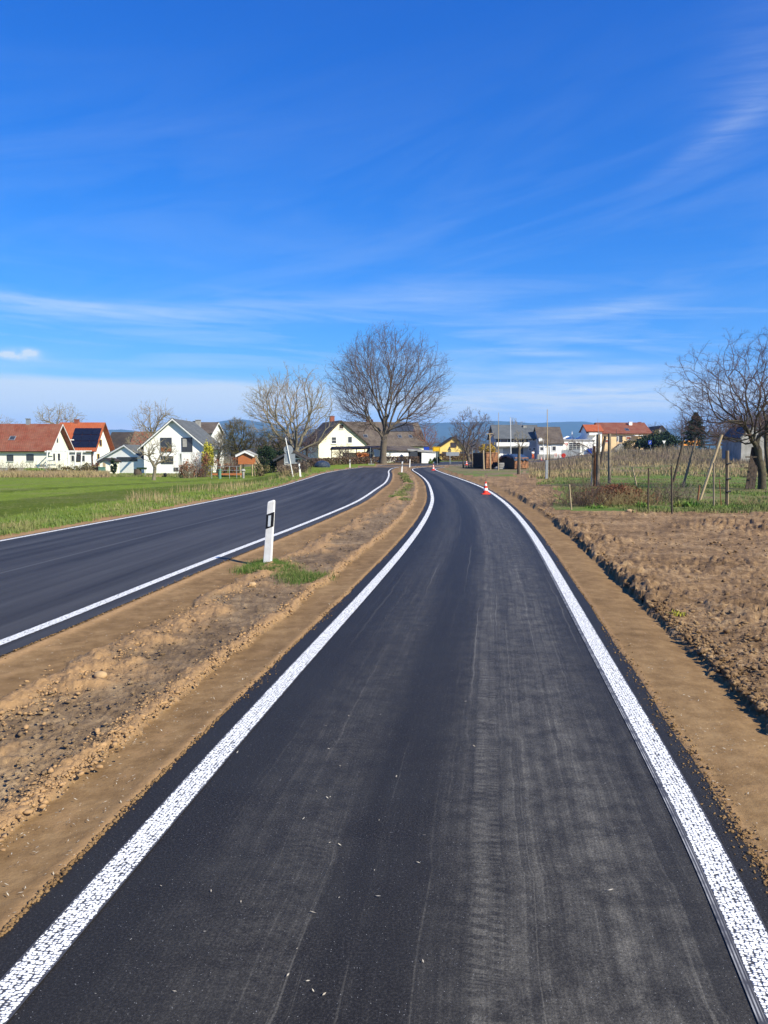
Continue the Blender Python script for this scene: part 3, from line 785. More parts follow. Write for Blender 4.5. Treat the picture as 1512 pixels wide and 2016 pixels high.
def bush(name, c, rad, n, size, mat, label, cat='bush', twig=None, nst=0, h=None, group=None, box=False, rotz=0., clump=.55):
    """c: point on the ground; rad: half sizes; crown of leaves + stems"""
    c = np.array(c, float)
    e = empty(name, tuple(c), label, cat, group)
    if n: v, f = leafcloud(c+np.array([0, 0, rad[2]]), rad, n, size, clump, box, rotz); mesh_obj('foliage', v, f, M[mat], e)
    if nst: v, f = stems(c-np.array([0, 0, .1]), rad, nst, h or rad[2]*2, max(.006, c[1]*.00022), .4); mesh_obj('stems', v, f, M[twig or 'twig'], e)
    return e

# ------------------------------------------------------------------ houses
class House:
    def __init__(s, name, label, L, Rr, depth, wall, roof, ridge, apex, eaveL, eaveR=None, base=None, over=.45, side_over=.4, fascia='whiteframe', cat='house', rt=.16, group=None, asym=.5, wallz=None):
        """L, Rr = (px, D) of the front corners; gable: ridge runs away from the viewer; eaves: ridge runs L-R"""
        pL, pR = GD(*L), GD(*Rr); s.D = (L[1]+Rr[1])/2
        zb = min(pL[2], pR[2]) if base is None else base
        s.O = np.array([pL[0], pL[1], zb-.6]); d = np.array([pR[0]-pL[0], pR[1]-pL[1], 0]); s.W = np.linalg.norm(d)
        s.e1 = d/s.W; s.e2 = np.array([-s.e1[1], s.e1[0], 0]); s.dep = depth; s.ez = np.array([0, 0, 1.])
        s.zb = zb; s.ridge = ridge
        s.root = empty(name, (float(pL[0]), float(pL[1]), float(zb)), label, cat, group)
        O, e1, e2, ez = s.O, s.e1, s.e2, s.ez
        if ridge == 'gable':
            a = asym; hl = Z(eaveL, L[1]); hr = Z(eaveR if eaveR else eaveL, Rr[1]); hz = Z(apex, L[1]*(1-a)+Rr[1]*a)
            sec = [(0, 0), (s.W, 0), (s.W, hr-O[2]), (s.W*a, hz-O[2]), (0, hl-O[2])]; sa, ext, xl = e1, e2, depth
            s.a = a
        else:
            hl = Z(eaveL, L[1]); hz = Z(apex, L[1]+depth*asym*s.e2[1]); hr = hl if eaveR is None else eaveR
            sec = [(0, 0), (depth, 0), (depth, hr-O[2]), (depth*asym, hz-O[2]), (0, hl-O[2])]; sa, ext, xl = e2, e1, s.W
        s.sec = sec; s.sa = sa; s.ext = ext; s.xl = xl
        mb = MB(); pts = [O+sa*x+ez*z for x, z in sec]
        if ridge == 'gable': mb.prism(pts, ext*xl)
        else: mb.prism(pts, ext*xl)
        s.wall = mb.build('wall', M[wall], s.root)
        # roof: two slabs, uv in metres
        V = []; Fc = []; UV = []
        s.rf = []
        for k, (i, j) in enumerate(((4, 3), (2, 3))):
            a2 = np.array(sec[i], float); b2 = np.array(sec[j], float); dd = b2-a2; ln = np.linalg.norm(dd); dd /= ln
            a2 = a2-dd*over; ln += over
            nn = np.array([-dd[1], dd[0]]) if k == 0 else np.array([dd[1], -dd[0]])
            A = O+sa*a2[0]+ez*a2[1]-ext*side_over; U = ext*(xl+2*side_over); Vv = (sa*dd[0]+ez*dd[1])*ln; N = (sa*nn[0]+ez*nn[1])
            s.rf.append((A+N*(rt+.02), ext, (sa*dd[0]+ez*dd[1]), N))
            b = len(V); P8 = [A+N*.02, A+U+N*.02, A+U+Vv+N*.02, A+Vv+N*.02]; P8 += [p+N*rt for p in P8]
            uvs = [(0, 0), (xl+2*side_over, 0), (xl+2*side_over, ln), (0, ln)]*2
            V += P8
            for f in [(0,3,2,1),(4,5,6,7),(0,1,5,4),(1,2,6,5),(2,3,7,6),(3,0,4,7)]:
                Fc.append(tuple(q+b for q in f)); UV += [uvs[q] for q in f]
        s.roof = mesh_obj('roof', V, Fc, M[roof], s.root)
        uvl = s.roof.data.uv_layers.new(name='UVMap'); uvl.data.foreach_set('uv', np.array(UV, dtype=np.float32).ravel())
        if fascia:
            ends = (-side_over-.03, xl+side_over)
            for k, (i, j) in enumerate(((4, 3), (2, 3))):
                a2 = np.array(sec[i], float); b2 = np.array(sec[j], float); dd = b2-a2; ln = np.linalg.norm(dd); dd /= ln; a2 = a2-dd*over; ln += over
                for t in ends:
                    mb = MB(); A = O+sa*a2[0]+ez*(a2[1]-.10)+ext*t
                    mb.box(A, ext*.03, (sa*dd[0]+ez*dd[1])*ln, ez*.20)
                    mb.build('bargeboard', M[fascia], s.root)
    def face(s, which):
        if which == 'front': return s.O, s.e1, s.ez, -s.e2
        if which == 'right': return s.O+s.e1*s.W, s.e2, s.ez, s.e1
        if which == 'left': return s.O, s.e2, s.ez, -s.e1
        A, U, V, N = s.rf[0 if which == 'roof' else 1]; return A, U, V, N
    def uv(s, which, px, py):
        A, U, V, N = s.face(which); d = ray(px, py); c = np.array([0, 0, H0])
        t = ((A-c)@N)/(d@N); p = c+d*t
        return float((p-A)@U), float((p-A)@V)
    def rect(s, which, x0, y0, x1, y1):
        """image box -> (u0, v0, u1, v1) on the face"""
        xm = (x0+x1)/2; ym = (y0+y1)/2
        u0 = s.uv(which, x0, ym)[0]; u1 = s.uv(which, x1, ym)[0]; v1 = s.uv(which, xm, y0)[1]; v0 = s.uv(which, xm, y1)[1]
        return min(u0, u1), min(v0, v1), max(u0, u1), max(v0, v1)
    def slab(s, name, which, x0, y0, x1, y1, mat, th=.04, parent=None, off=.003):
        A, U, V, N = s.face(which); u0, v0, u1, v1 = s.rect(which, x0, y0, x1, y1)
        mb = MB(); mb.box(A+U*u0+V*v0+N*off, U*(u1-u0), V*(v1-v0), N*th); return mb.build(name, M[mat], parent or s.root)
    def window(s, which, x0, y0, x1, y1, frame='whiteframe', cross=0, name='window', mat='glass', sill=True, fw=.09, rows=0, blind=None):
        A, U, V, N = s.face(which); u0, v0, u1, v1 = s.rect(which, x0, y0, x1, y1)
        mb = MB()
        for q in ((u0-fw, v0-fw, u1-u0+2*fw, fw), (u0-fw, v1, u1-u0+2*fw, fw), (u0-fw, v0, fw, v1-v0), (u1, v0, fw, v1-v0)):
            mb.box(A+U*q[0]+V*q[1], U*q[2], V*q[3], N*.07)
        for i in range(cross): mb.box(A+U*(u0+(u1-u0)*(i+1)/(cross+1)-.03)+V*v0, U*.06, V*(v1-v0), N*.06)
        for i in range(rows): mb.box(A+U*u0+V*(v0+(v1-v0)*(i+1)/(rows+1)-.03), U*(u1-u0), V*.06, N*.055)
        w = mb.build(name, M[frame], s.root)
        mb = MB(); mb.box(A+U*u0+V*v0+N*.003, U*(u1-u0), V*(v1-v0), N*.03); mb.build('pane', M[mat], w)
        if blind:
            mb = MB(); h = (v1-v0)*blind; mb.box(A+U*u0+V*(v1-h)+N*.034, U*(u1-u0), V*h, N*.02); mb.build('blind', M['white'], w)
        if sill and which in ('front', 'right', 'left'):
            mb = MB(); mb.box(A+U*(u0-fw-.05)+V*(v0-fw-.06), U*(u1-u0+2*fw+.1), V*.06, N*.16); mb.build('sill', M['whiteframe'], w)
        return w
    def chimney(s, px, pyt, pyb, w, mat, D=None, cap=True, parent=None):
        D = D or s.D+s.dep*.5; c = P(px, pyb, D); top = Z(pyt, D); mb = MB()
        a = math.atan2(s.e1[1], s.e1[0])
        mb.cbox((c[0], c[1], c[2]-1.2), w, w, top-c[2]+1.2, a)
        if cap: mb.cbox((c[0], c[1], top), w+.16, w+.16, .08, a)
        return mb.build('chimney', M[mat], s.roof)

# red-brown roofed bungalow, far left
h = House('house', 'long cream bungalow with old red-brown tiled roof at the left edge', (-75, 120), (96, 120), 8.4, 'warmwhite', 'tile_red', 'eaves', 836, 884, over=.7, side_over=.9, base=-.75)
h.window('front', 15, 896.5, 25.5, 907, 'darkmetal'); h.window('front', 53.5, 895.5, 65.5, 906.5, 'darkmetal'); h.window('front', -40, 896, -28, 907, 'darkmetal')
h.window('right', 111, 859.5, 114, 871, 'greyplaster', sill=False, fw=.04); h.window('right', 104, 893, 108, 908, 'whiteframe', sill=False); h.window('right', 113, 893, 118, 908, 'whiteframe', sill=False)
h.window('roof', 19.5, 859.5, 29.5, 866, 'galv', name='skylight', sill=False, fw=.08)
h.chimney(56, 825, 838, .55, 'galv'); 
mb = MB(); A, U, V, N = h.face('right')
for k in (0.12, .5): mb = MB(); mb.box(A+U*(h.dep*(.5+k)-.06)+V*(h.sec[3][1]*(1-k*.55)-.30), U*.12, V*.16, N*.9); mb.build('rafter_beam', M['white'], h.root)
h1 = h
# orange-red roofed house with the big solar array
h = House('house', 'white house with bright orange-red roof carrying a large black solar array', (113, 135), (184, 135), 9.0, 'white', 'tile_orange', 'eaves', 833, 885, over=.6, side_over=.9, base=-.75, fascia='oakwood')
for i in range(3):
    for j in range(3): h.slab('solar_panel', 'roof', 139.5+j*17.6+i*3.4, 869.3-i*12.8, 156.6+j*17.6+i*3.4, 881.3-i*12.8, 'solar', .05, off=.06)
h.window('right', 195, 866, 200, 878, 'yellow', sill=False); h.window('right', 191, 894, 195.5, 916, 'yellow', name='terrace_door', sill=False)
h.window('front', 126, 891, 134, 903, 'whiteframe', sill=False, mat='concrete'); h.window('front', 141, 897, 146, 908, 'whiteframe', sill=False); h.window('front', 150, 896, 158, 908, 'brownframe', sill=False); h.window('front', 161, 897, 167, 908, 'whiteframe', sill=False)
h.chimney(151.5, 826.5, 836, .7, 'brick')
h.slab('downpipe', 'front', 181, 888, 183, 920, 'brownframe', .12)
# white pergola between the two
D = 118; pg = empty('pergola', tuple(GD(130, D)), 'white wooden pergola in front of the solar-roofed house', 'pergola')
mb = MB(); 
for pxp in (93, 135, 149, 161): mb = MB(); mb.tube(GD(pxp, D)-[0, 0, .3], P(pxp, 889, D), .11, n=4); mb.build('post', M['whiteframe'], pg)
mb = MB(); mb.box(P(88, 890.5, D), P(168, 890.5, D)-P(88, 890.5, D), [0, .12, 0], [0, 0, .22])
for k in range(9): mb.box(P(92+k*9, 888.5, D), [.1, 0, 0], [0, 3.2, 0], [0, 0, .14])
mb.build('beam', M['whiteframe'], pg)
mb = MB(); mb.box(P(92, 908, D), P(134, 908, D)-P(92, 908, D), [0, .08, 0], [0, 0, .08])
for k in range(14): mb.tube(P(93+k*3.1, 920, D), P(93+k*3.1, 907, D), .025, n=4)
for pxa, pxb in ((118, 132), (132, 118)): mb.tube(P(pxa, 918, D), P(pxb, 902, D), .035, n=4)
mb.build('railing', M['whiteframe'], pg)
# white garage-like building with low gable
h = House('garden_house', 'low white building with grey roof and one wide dark strip window', (199, 106), (296, 104), 9, 'white', 'tile_grey', 'gable', 877.5, 905, 913, over=.45, side_over=.25, base=-.95, cat='building', asym=.52)
h.window('front', 231, 900.5, 270, 907.5, 'darkmetal', sill=False, fw=.05, cross=2); h.window('front', 286, 910, 289, 917, 'darkmetal', sill=False, fw=.04)
# small beige shed with dark roof beside it
h = House('shed', 'small beige shed with dark pitched roof left of the low white building', (199, 98), (221, 98), 3, 'warmwhite', 'tile_dark', 'gable', 904, 909, 909, over=.25, side_over=.25, base=-.95, cat='shed', fascia='darkmetal')
h.slab('door', 'front', 203, 911, 208, 925, 'palewood')
# dark roofed house behind
h = House('house', 'dark brown roofed house half hidden behind the low white building', (214, 153), (262, 153), 9, 'white', 'tile_dark', 'eaves', 852, 886, over=.6, side_over=.5, base=-.9)
h = House('house', 'house with reddish tiled roof hidden behind bare twigs left of the white gable', (258, 146), (300, 146), 9, 'brick', 'tile_red', 'eaves', 851, 892, over=.5, side_over=.4, base=-.9)
# white modern gable house
h = House('house', 'white gabled house with two tall dark upper windows and a grey roof', (286, 103), (404, 103), 10.5, 'white', 'tile_grey', 'gable', 826, 877, 877, over=.9, side_over=.55, base=-.9)
h.window('front', 317, 862.5, 337.5, 889, 'darkmetal', sill=False, name='tall_window', rows=1, fw=.06); h.window('front', 358.5, 862.5, 378, 889, 'darkmetal', sill=False, name='tall_window', cross=1, rows=1, fw=.06, blind=None)
h.slab('lower_panel', 'front', 317, 881, 337.5, 889, 'oakwood', .1, off=.03); h.slab('blind', 'front', 360, 864, 368, 880, 'concrete', .06, off=.03)
h.window('front', 318, 898.5, 340.5, 912.5, 'darkmetal', sill=False, fw=.05); h.window('front', 343, 921, 353, 927, 'darkmetal', sill=False, fw=.04)
D = 98.5; mb = MB(); A = P(351, 893, D); mb.box(A, P(404, 893, D)-A, [0, 1.4, 0], [0, 0, .18]); A = P(351, 930, D); Bq = P(404, 930, D)
mb.box(A+[0, .02, 0], [.15, 0, 0], [0, 1.2, 0], [0, 0, Z(893, D)-A[2]])
for k in range(13): q = A+(Bq-A)*(.05+.078*k); mb.box(q, [.07, 0, 0], [0, .07, 0], [0, 0, Z(893, D)-A[2]])
mb.build('slatted_porch', M['whiteframe'], h.root)
# brown-roofed white house behind it
h = House('house', 'white house with dark brown roof and tall chimney behind the white gable', (370, 126), (418, 126), 9.5, 'white', 'tile_brown', 'eaves', 833, 853, over=.35, side_over=.3, base=-.8, asym=.5)
h.slab('timber_cladding', 'front', 392, 855, 415, 875, 'brick', .08); h.chimney(390.5, 827.5, 846, .75, 'concrete', D=128); h.chimney(384, 830, 834, .5, 'darkmetal', D=131); h.window('right', 431, 856, 436, 863, 'darkmetal', sill=False); h.window('right', 430, 878, 436, 886, 'darkmetal', sill=False)
mb = MB(); mb.tube(P(374.5, 846, 128), P(376.5, 839, 128), .25, .12); mb.build('satellite_dish', M['darkmetal'], h.root)
# wooden playhouse on stilts
D = 84; h = House('playhouse', 'orange-brown wooden playhouse on stilts with ladder stairs', (470, D), (498.5, D), 1.9, 'orangewood', 'concrete', 'gable', 889.5, 896.5, 896.5, over=.25, side_over=.2, base=Z(914, D)+.6, cat='playhouse', fascia='whiteframe')
mb = MB(); g = float(T(X(485, 900, D), D))
for pxp in (473, 496):
    for dy in (.1, 1.7): p = P(pxp, 914, D); mb = MB(); mb.tube((p[0], D+dy, g-.2), (p[0], D+dy, p[2]+.05), .07, n=4); mb.build('stilt', M['palewood'], h.root)
mb = MB(); a = P(500, 911, D); b = P(516, 927, D)
for dy in (.3, 1.1): mb.tube((a[0], D+dy, a[2]), (b[0], D+dy, g), .05, n=4); mb.tube((a[0], D+dy, a[2]+.75), (b[0], D+dy, g+.75), .035, n=4); mb.tube((b[0], D+dy, g), (b[0], D+dy, g+.8), .04, n=4)
for k in range(6): q = a+(np.array([b[0], D, g])-a)*(k+.5)/6; mb.box((q[0]-.1, D+.3, q[2]), [.2, 0, 0], [0, .8, 0], [0, 0, .04])
mb.build('stairs', M['palewood'], h.root)
# dark hut behind the sign
h = House('shed', 'dark garden shed with white window frames behind the leaning road sign', (546, 88), (600, 88), 5, 'darkwood', 'tile_dark', 'gable', 889, 904, 904, over=.4, side_over=.5, cat='shed', fascia='darkmetal')
h.window('front', 562, 904, 568, 914, 'whiteframe', fw=.14, sill=False); h.window('front', 582, 904, 592, 910, 'whiteframe', fw=.14, sill=False)
# farmhouse
h = House('farmhouse', 'cream farmhouse with wide brown tiled roof behind the great bare tree', (690, 144), (838, 149), 10, 'cream', 'tile_brown', 'eaves', 831, 876, over=.5, side_over=.3, base=.4, fascia='darkwood')
wg = House('wing', 'gable wing', (628, 140), (722, 143.5), 10, 'cream', 'tile_brown', 'gable', 829, 873, 873, over=.55, side_over=.45, base=.4, fascia='darkwood', asym=.45)
wg.window('front', 653, 861, 661.5, 872.5, 'whiteframe', cross=0, rows=1, fw=.12); wg.window('front', 685, 860, 692.5, 871.5, 'whiteframe', fw=.12); wg.window('front', 668, 836, 676, 844, 'whiteframe', fw=.05, sill=True, mat='darkwood')
wg.slab('plinth', 'front', 629, 908, 722, 916, 'concrete', .05)
for ch in list(bpy.data.objects):
    if ch.parent is wg.root: ch.parent = h.root; ch.location = wg.root.location - h.root.location
bpy.data.objects.remove(wg.root)
for q in ((764.5, 834, 777, 850), (778, 834, 790, 850), (791, 834, 802, 850), (803, 834, 814, 850)): h.slab('solar_panel', 'roof', *q, 'glass', .06, off=.06)
for q in ((716, 856, 723, 861), (784, 857, 790, 862), (805, 857, 811, 862)): h.window('roof', *q, 'galv', name='skylight', sill=False, fw=.05)
h.chimney(653.5, 820, 838, .85, 'brick', D=151); h.chimney(727.5, 827, 838, 1.1, 'brick', D=157)
# covered wood store in front of it
D = 121.5; ws = empty('open_shelter', tuple(GD(690, D)), 'long low open shelter with flat dark roof in front of the farmhouse', 'shelter')
mb = MB(); A = P(650, 886, D); B = P(752, 884, D); mb.box(A, B-A, [0, 3.4, .35], [0, 0, .22]); mb.build('roof', M['darkwood'], ws)
mb = MB()
for k in range(7): q = A+(B-A)*(.02+k*.16); mb = MB(); mb.box(q-[0, 0, 3.2], [.14, 0, 0], [0, .14, 0], [0, 0, 3.2]); mb.build('post', M['darkwood'], ws)
mb = MB(); A2 = P(674, 909, D+2.6); B2 = P(712, 909, D+2.6)
for k in range(22): q = A2+(B2-A2)*k/22; mb.box(q-[0, 0, .6], (B2-A2)/22*.93, [0, .05, 0], [0, 0, Z(891, D)-A2[2]+.6])
mb.build('board_wall', M['oakwood'], ws)
mb = MB(); A2 = P(712, 909, D+2.9); B2 = P(737, 909, D+2.9); mb.box(A2-[0, 0, .6], B2-A2, [0, .1, 0], [0, 0, 2.2]); mb.build('back_wall', M['white'], ws)
# white barn wall + lean-to roof right of the trunk
h = House('outbuilding', 'long white outbuilding with purple-brown roof right of the great trunk', (757, 124), (832, 128), 5, 'white', 'tile_brown', 'eaves', 880, 888, over=.35, side_over=.3, cat='building', base=.3, asym=.9, fascia=None)
h.slab('grey_door_frame', 'front', 767, 890, 768.5, 905, 'concrete', .05)
h.slab('stone_base', 'front', 757, 899.5, 767, 906, 'concrete', .08)
D = 121; cp = empty('carport', tuple(GD(826, D)), 'carport with dark grey tarp side and pale board wall by the road', 'carport')
mb = MB(); A = P(803, 888, D); B = P(858, 891.5, D); mb.box(A, B-A, [0, 4, .2], [0, 0, .18]); mb.build('roof', M['concrete'], cp)
mb = MB(); A = P(804, 908, D); mb.prism([A-[0, 0, .4], P(804, 896, D), P(809, 889, D), P(822, 887, D), P(822, 908, D)-[0, 0, .4]], [0, .1, 0]); mb.build('tarp_side', M['darkmetal'], cp)
mb = MB(); A = P(830, 910, D+.1); B = P(858, 908, D+.1)
for k in range(14): q = A+(B-A)*k/14; mb.box(q-[0, 0, .4], (B-A)/14*.95, [0, .05, 0], [0, 0, Z(891-.3*(14-k)/14, D)-q[2]+.35])
mb.build('board_wall', M['white'], cp)
mb = MB(); A = P(804, 908, D+3.9); B = P(858, 908, D+3.9); mb.box(A-[0, 0, .5], B-A, [0, .1, 0], [0, 0, 2]); mb.build('back_wall', M['darkwood'], cp)
# yellow house
h = House('house', 'yellow gabled house with brown windows behind the yellow sign', (865, 186), (920, 186), 12, 'yellow', 'tile_dark', 'gable', 860, 879.5, 889, over=.5, side_over=.5, asym=.53, fascia='darkwood', base=.3)
h.window('front', 888, 872.5, 897.5, 880, 'brownframe', cross=1, fw=.15, sill=False); h.window('front', 871.5, 890.5, 879, 897, 'brownframe', fw=.12, sill=False); h.window('front', 906.5, 889.5, 917, 897, 'brownframe', fw=.12, sill=False)
# grey house with balcony
h = House('apartment_house', 'large grey-roofed house with long white balcony behind the wood piles', (975, 193), (1059, 193), 12, 'greyplaster', 'tile_grey', 'eaves', 837.5, 862, over=.8, side_over=.6, fascia='darkmetal', cat='house')
for q in ((986, 865, 999, 872), (1012, 865, 1022, 872), (1041, 863, 1045.5, 867.5), (1048.5, 862, 1053, 867.5), (1041, 882.5, 1045, 886), (1049.5, 882, 1053.5, 885.5)): h.window('front', *q, 'whiteframe', fw=.12, sill=False)
A, U, V, N = h.face('front'); u0, v0, u1, v1 = h.rect('front', 976, 871, 1040, 878)
mb = MB(); mb.box(A+U*u0+V*(v0-.3)+N*.01, U*(u1-u0), V*.25, N*1.5); mb.build('balcony_slab', M['concrete'], h.root)
mb = MB(); mb.box(A+U*u0+V*v0+N*1.42, U*(u1-u0), V*(v1-v0), N*.06); mb.build('balcony_rail', M['white'], h.root)
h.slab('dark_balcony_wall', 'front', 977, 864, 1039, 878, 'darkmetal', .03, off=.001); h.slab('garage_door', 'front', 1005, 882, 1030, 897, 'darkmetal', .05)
h.slab('porch_wall', 'front', 977, 883, 990, 899, 'white', .1)
h.chimney(1033, 838, 846, .9, 'concrete', D=198)
# brown roof / white house
h = House('house', 'white house with steep brown roof and small square windows by the grey mast', (1060, 189), (1106, 189), 10, 'white', 'tile_brown', 'eaves', 841.5, 872, over=.5, side_over=.3, fascia='darkmetal')
for q in ((1063.5, 880.5, 1070, 886.5), (1087.5, 879, 1094, 887)): h.window('front', *q, 'whiteframe', fw=.22, sill=False)
h.slab('concrete_plinth', 'front', 1058, 894.5, 1106, 906, 'concrete', .06)
mb = MB(); A = P(1061, 869, 189); mb.prism([A, P(1068, 869, 189), P(1068, 864, 189), P(1064.5, 861.5, 189), P(1061, 864, 189)], [0, 4, 0]); mb.build('dormer', M['white'], h.root)
# white fire-station-like building
h = House('hall', 'flat white hall with large glazed door of many panes', (1107, 196), (1168, 196), 12, 'white', 'concrete', 'eaves', 866, 868, over=.2, side_over=.1, cat='building', fascia=None, asym=.5)
h.window('front', 1120, 871.5, 1142, 893, 'whiteframe', name='glazed_door', cross=2, rows=5, fw=.15, sill=False); h.slab('blue_container', 'front', 1157, 882.5, 1165, 893, 'signblue', .8); h.slab('gutter_band', 'front', 1107, 867, 1160, 868.6, 'brick', .1)
h.slab('door', 'front', 1147, 877, 1149, 893, 'greyplaster', .04)
# grey metal fence in front of it
D = 176; mf = empty('metal_fence', tuple(GD(1124, D)), 'grey sheet metal fence in front of the white hall', 'fence')
mb = MB(); A = P(1105, 899, D); B = P(1142, 897, D); 
for k in range(12): q = A+(B-A)*k/12; mb.box(q-[0, 0, .4], (B-A)/12*.96, [0, .05, 0], [0, 0, Z(885.5, D)-A[2]+.3])
mb.build('panel', M['galv'], mf)
# light tents
for (px, lab) in ((1117, 'small white pointed tent roof left of the white pinnacle'), (1145, 'small white pointed tent roof right of the white pinnacle')):
    c = P(px, 864.5, 215); t_ = empty('tent', (c[0], c[1], float(T(c[0], c[1]))), lab, 'tent', 'white tent roofs behind the hall')
    mb = MB(); w = 1.9
    mb.poly([(c[0]-w, c[1]-w, c[2]), (c[0]+w, c[1]-w, c[2]), (c[0]+w, c[1]+w, c[2]), (c[0]-w, c[1]+w, c[2]), (c[0], c[1], c[2]+.9)], [(0, 1, 4), (1, 2, 4), (2, 3, 4), (3, 0, 4), (3, 2, 1, 0)])
    mb.build('canopy', M['white'], t_); mb = MB()
    for a_, b_ in ((-w, -w), (w, -w), (w, w), (-w, w)): mb = MB(); mb.tube((c[0]+a_*.95, c[1]+b_*.95, t_.location.z-.2), (c[0]+a_*.95, c[1]+b_*.95, c[2]), .06); mb.build('leg', M['white'], t_)
c = P(1126, 865, 212); g0 = float(T(c[0], c[1])); hz = c[2]-g0; mb = MB(); mb.lathe((c[0], c[1], g0-.2), [(.6, 0), (.6, hz), (.2, hz+1.2), (.04, hz+2.4)], 8)
tag(mb.build('pinnacle', M['white']), 'slim white pinnacle rising above the hall roof', 'spire')
# red-roofed peach house + its lower wing
h = House('house', 'long peach house with red tiled roof beyond the weed field', (1184, 208), (1276, 208), 13, 'peach', 'tile_red', 'eaves', 833, 852.5, over=.7, side_over=.5, fascia='brick', base=2.2)
h.window('front', 1215, 859.5, 1217, 868, 'whiteframe', fw=.14, sill=False); h.window('front', 1220, 859.5, 1224.5, 870, 'darkmetal', fw=.14, sill=False, name='door'); h.window('front', 1233, 860, 1241, 864.5, 'whiteframe', fw=.1, sill=False, mat='brick')
h.window('front', 1191, 866, 1198, 871, 'whiteframe', fw=.1, sill=False, mat='brick')
h.window('roof', 1231, 843.5, 1238, 848, 'galv', name='skylight', sill=False, fw=.05); h.chimney(1240.5, 831, 840, .9, 'white', D=213)
h.chimney(1259, 831.5, 836, .7, 'brick', D=215); h.slab('awning', 'front', 1246, 857, 1261, 858.5, 'white', 2.0)
mb = MB(); A, U, V, N = h.face('front'); u0, v0, u1, v1 = h.rect('front', 1208, 870, 1232, 884)
for k in range(6): mb.box(A+U*(u0+(u1-u0)*k/7)+V*(v0-.5)+N*.01, U*(u1-u0)/6, V*((v1-v0)*(1-abs(k-3.5)/5)+.3), N*1.6)
mb.build('steps', M['concrete'], h.root)
h = House('house', 'small house wing with bright orange-red roof and white balcony left of the peach house', (1153, 207), (1182, 207), 7, 'white', 'tile_orange', 'eaves', 837, 848.5, over=.6, side_over=.4, fascia='brownframe', base=1.5)
h.slab('balcony', 'front', 1158, 852, 1174, 857, 'white', 1.2); h.slab('loggia_shade', 'front', 1154, 849, 1177, 853, 'darkmetal', .03)  # flat dark strip on the wall, standing in for the loggia's shade
# gabled house far right
h = House('house', 'brownish gabled house between the dark hedge and the bare trees', (1284, 214), (1312, 214), 9, 'concrete', 'tile_brown', 'gable', 838.5, 858, 855, over=.6, side_over=.5, base=2.2, fascia='darkwood')
h = House('shed', 'grey-blue gabled shed glimpsed behind the right-hand fruit tree', (1455, 88), (1500, 88), 5, 'concrete', 'tile_grey', 'gable', 838, 862, 862, over=.15, side_over=.1, cat='shed', fascia=None, base=.5)
# ------------------------------------------------------------------ trees
def bare(name, label, px, pyb, D, crown, trunk_px, n, **kw):
    """crown: (px, top, bottom, width px[, depth ratio]); trunk_px: points up the trunk"""
    c, rad = px_crown(*crown[:4], D, crown[4] if len(crown) > 4 else .9)
    low = kw.pop('low', -1.); inner = kw.pop('inner', .35)
    base = GD(px, D) if pyb is None else np.array([X(px, pyb, D), D, min(Z(pyb, D), float(T(X(px, pyb, D), D)))])
    base = np.array([base[0], base[1], float(T(base[0], base[1]))-.1])
    tr = [P(a, b, D) for a, b in trunk_px]
    return tree(name, base, tr, crown_tips(c, rad, n, inner, low), label, **kw)
# the great oak: several lobes make its outline
D = 118; c1, r1_ = px_crown(764, 652, 868, 236, D, .9)
tips = crown_tips(c1, r1_, 1750, .30, -.78)
sx = (tips[:, 0]-c1[0])/r1_[0]; sz = (tips[:, 2]-c1[2])/r1_[2]
tips = tips[~((sz < -.35) & (np.abs(sx) < .32))]
base = GD(754, D)-[0, 0, .1]
tree('oak_tree', base, [P(755, 880, D), P(756, 858, D), P(757, 845, D), P(759, 832, D)], tips, 'great bare tree with broad round crown standing by the bend of the road', rtip=.019, rmax=.66, thick=.06, bf=.66, seg=.8, tw=(.042, 3, 1.05, .0094), up=.22, curv=.30, expo=.49)
# low limb of the oak crossing the farmhouse roof is part of its crown via these tips
bare('walnut_tree', 'pale bare spreading walnut tree left of the great tree', 582, None, 92, (570, 726, 885, 186), [(580, 905), (578, 893)], 620, bark='barkpale', twig='twigpale', rtip=.022, rmax=.32, thick=.06, bf=.6, seg=.6, tw=(.048, 3, .62, .0085), up=.2, low=-.75, curv=.3, gens=2)
bare('bare_tree', 'rounded bare tree behind the orange-red roof chimney', 118, None, 165, (116, 798, 850, 96), [(117, 868), (116, 852)], 170, bark='barkpale', twig='twigpale', rtip=.034, rmax=.3, bf=.35, seg=1., tw=(.08, 2, 1.1, .020), up=.2)
bare('bare_tree', 'low bare treetop above the roof at the left edge', 6, None, 175, (4, 823, 858, 60), [(4, 868), (4, 856)], 110, bark='barkpale', twig='twigpale', rtip=.034, rmax=.3, bf=.35, seg=1., tw=(.08, 2, 1., .020))
bare('bare_tree', 'open-crowned bare tree behind the low white building', 304, None, 128, (305, 790, 868, 86), [(304, 880), (304, 862)], 190, bark='barkpale', twig='twigpale', rtip=.032, rmax=.3, bf=.38, seg=.8, tw=(.07, 2, .9, .016), curv=.5)
bare('bare_tree', 'faint bare treetop right of the white gable roof', 366, None, 175, (365, 826, 850, 26), [(366, 866), (366, 850)], 60, bark='barkpale', twig='twigpale', rtip=.03, rmax=.2, bf=.35, seg=1., tw=(.07, 2, .8, .018))
bare('bare_tree', 'twiggy reddish bare tree in front of the hidden tiled roof', 288, None, 118, (284, 846, 905, 66), [(288, 905), (288, 893)], 190, twig='twigpale', rtip=.024, rmax=.18, bf=.3, seg=.6, tw=(.05, 3, .6, .013))
bare('fruit_tree', 'goblet-shaped bare fruit tree on the lawn before the white houses', 304, None, 72, (310, 862, 925, 84, .9), [(304.5, 930), (305, 922)], 120, bark='barkpale', twig='twigpale', rtip=.024, rmax=.16, thick=.04, bf=.35, seg=.3, tw=(.035, 2, .30, .009), low=-.5, up=.5)
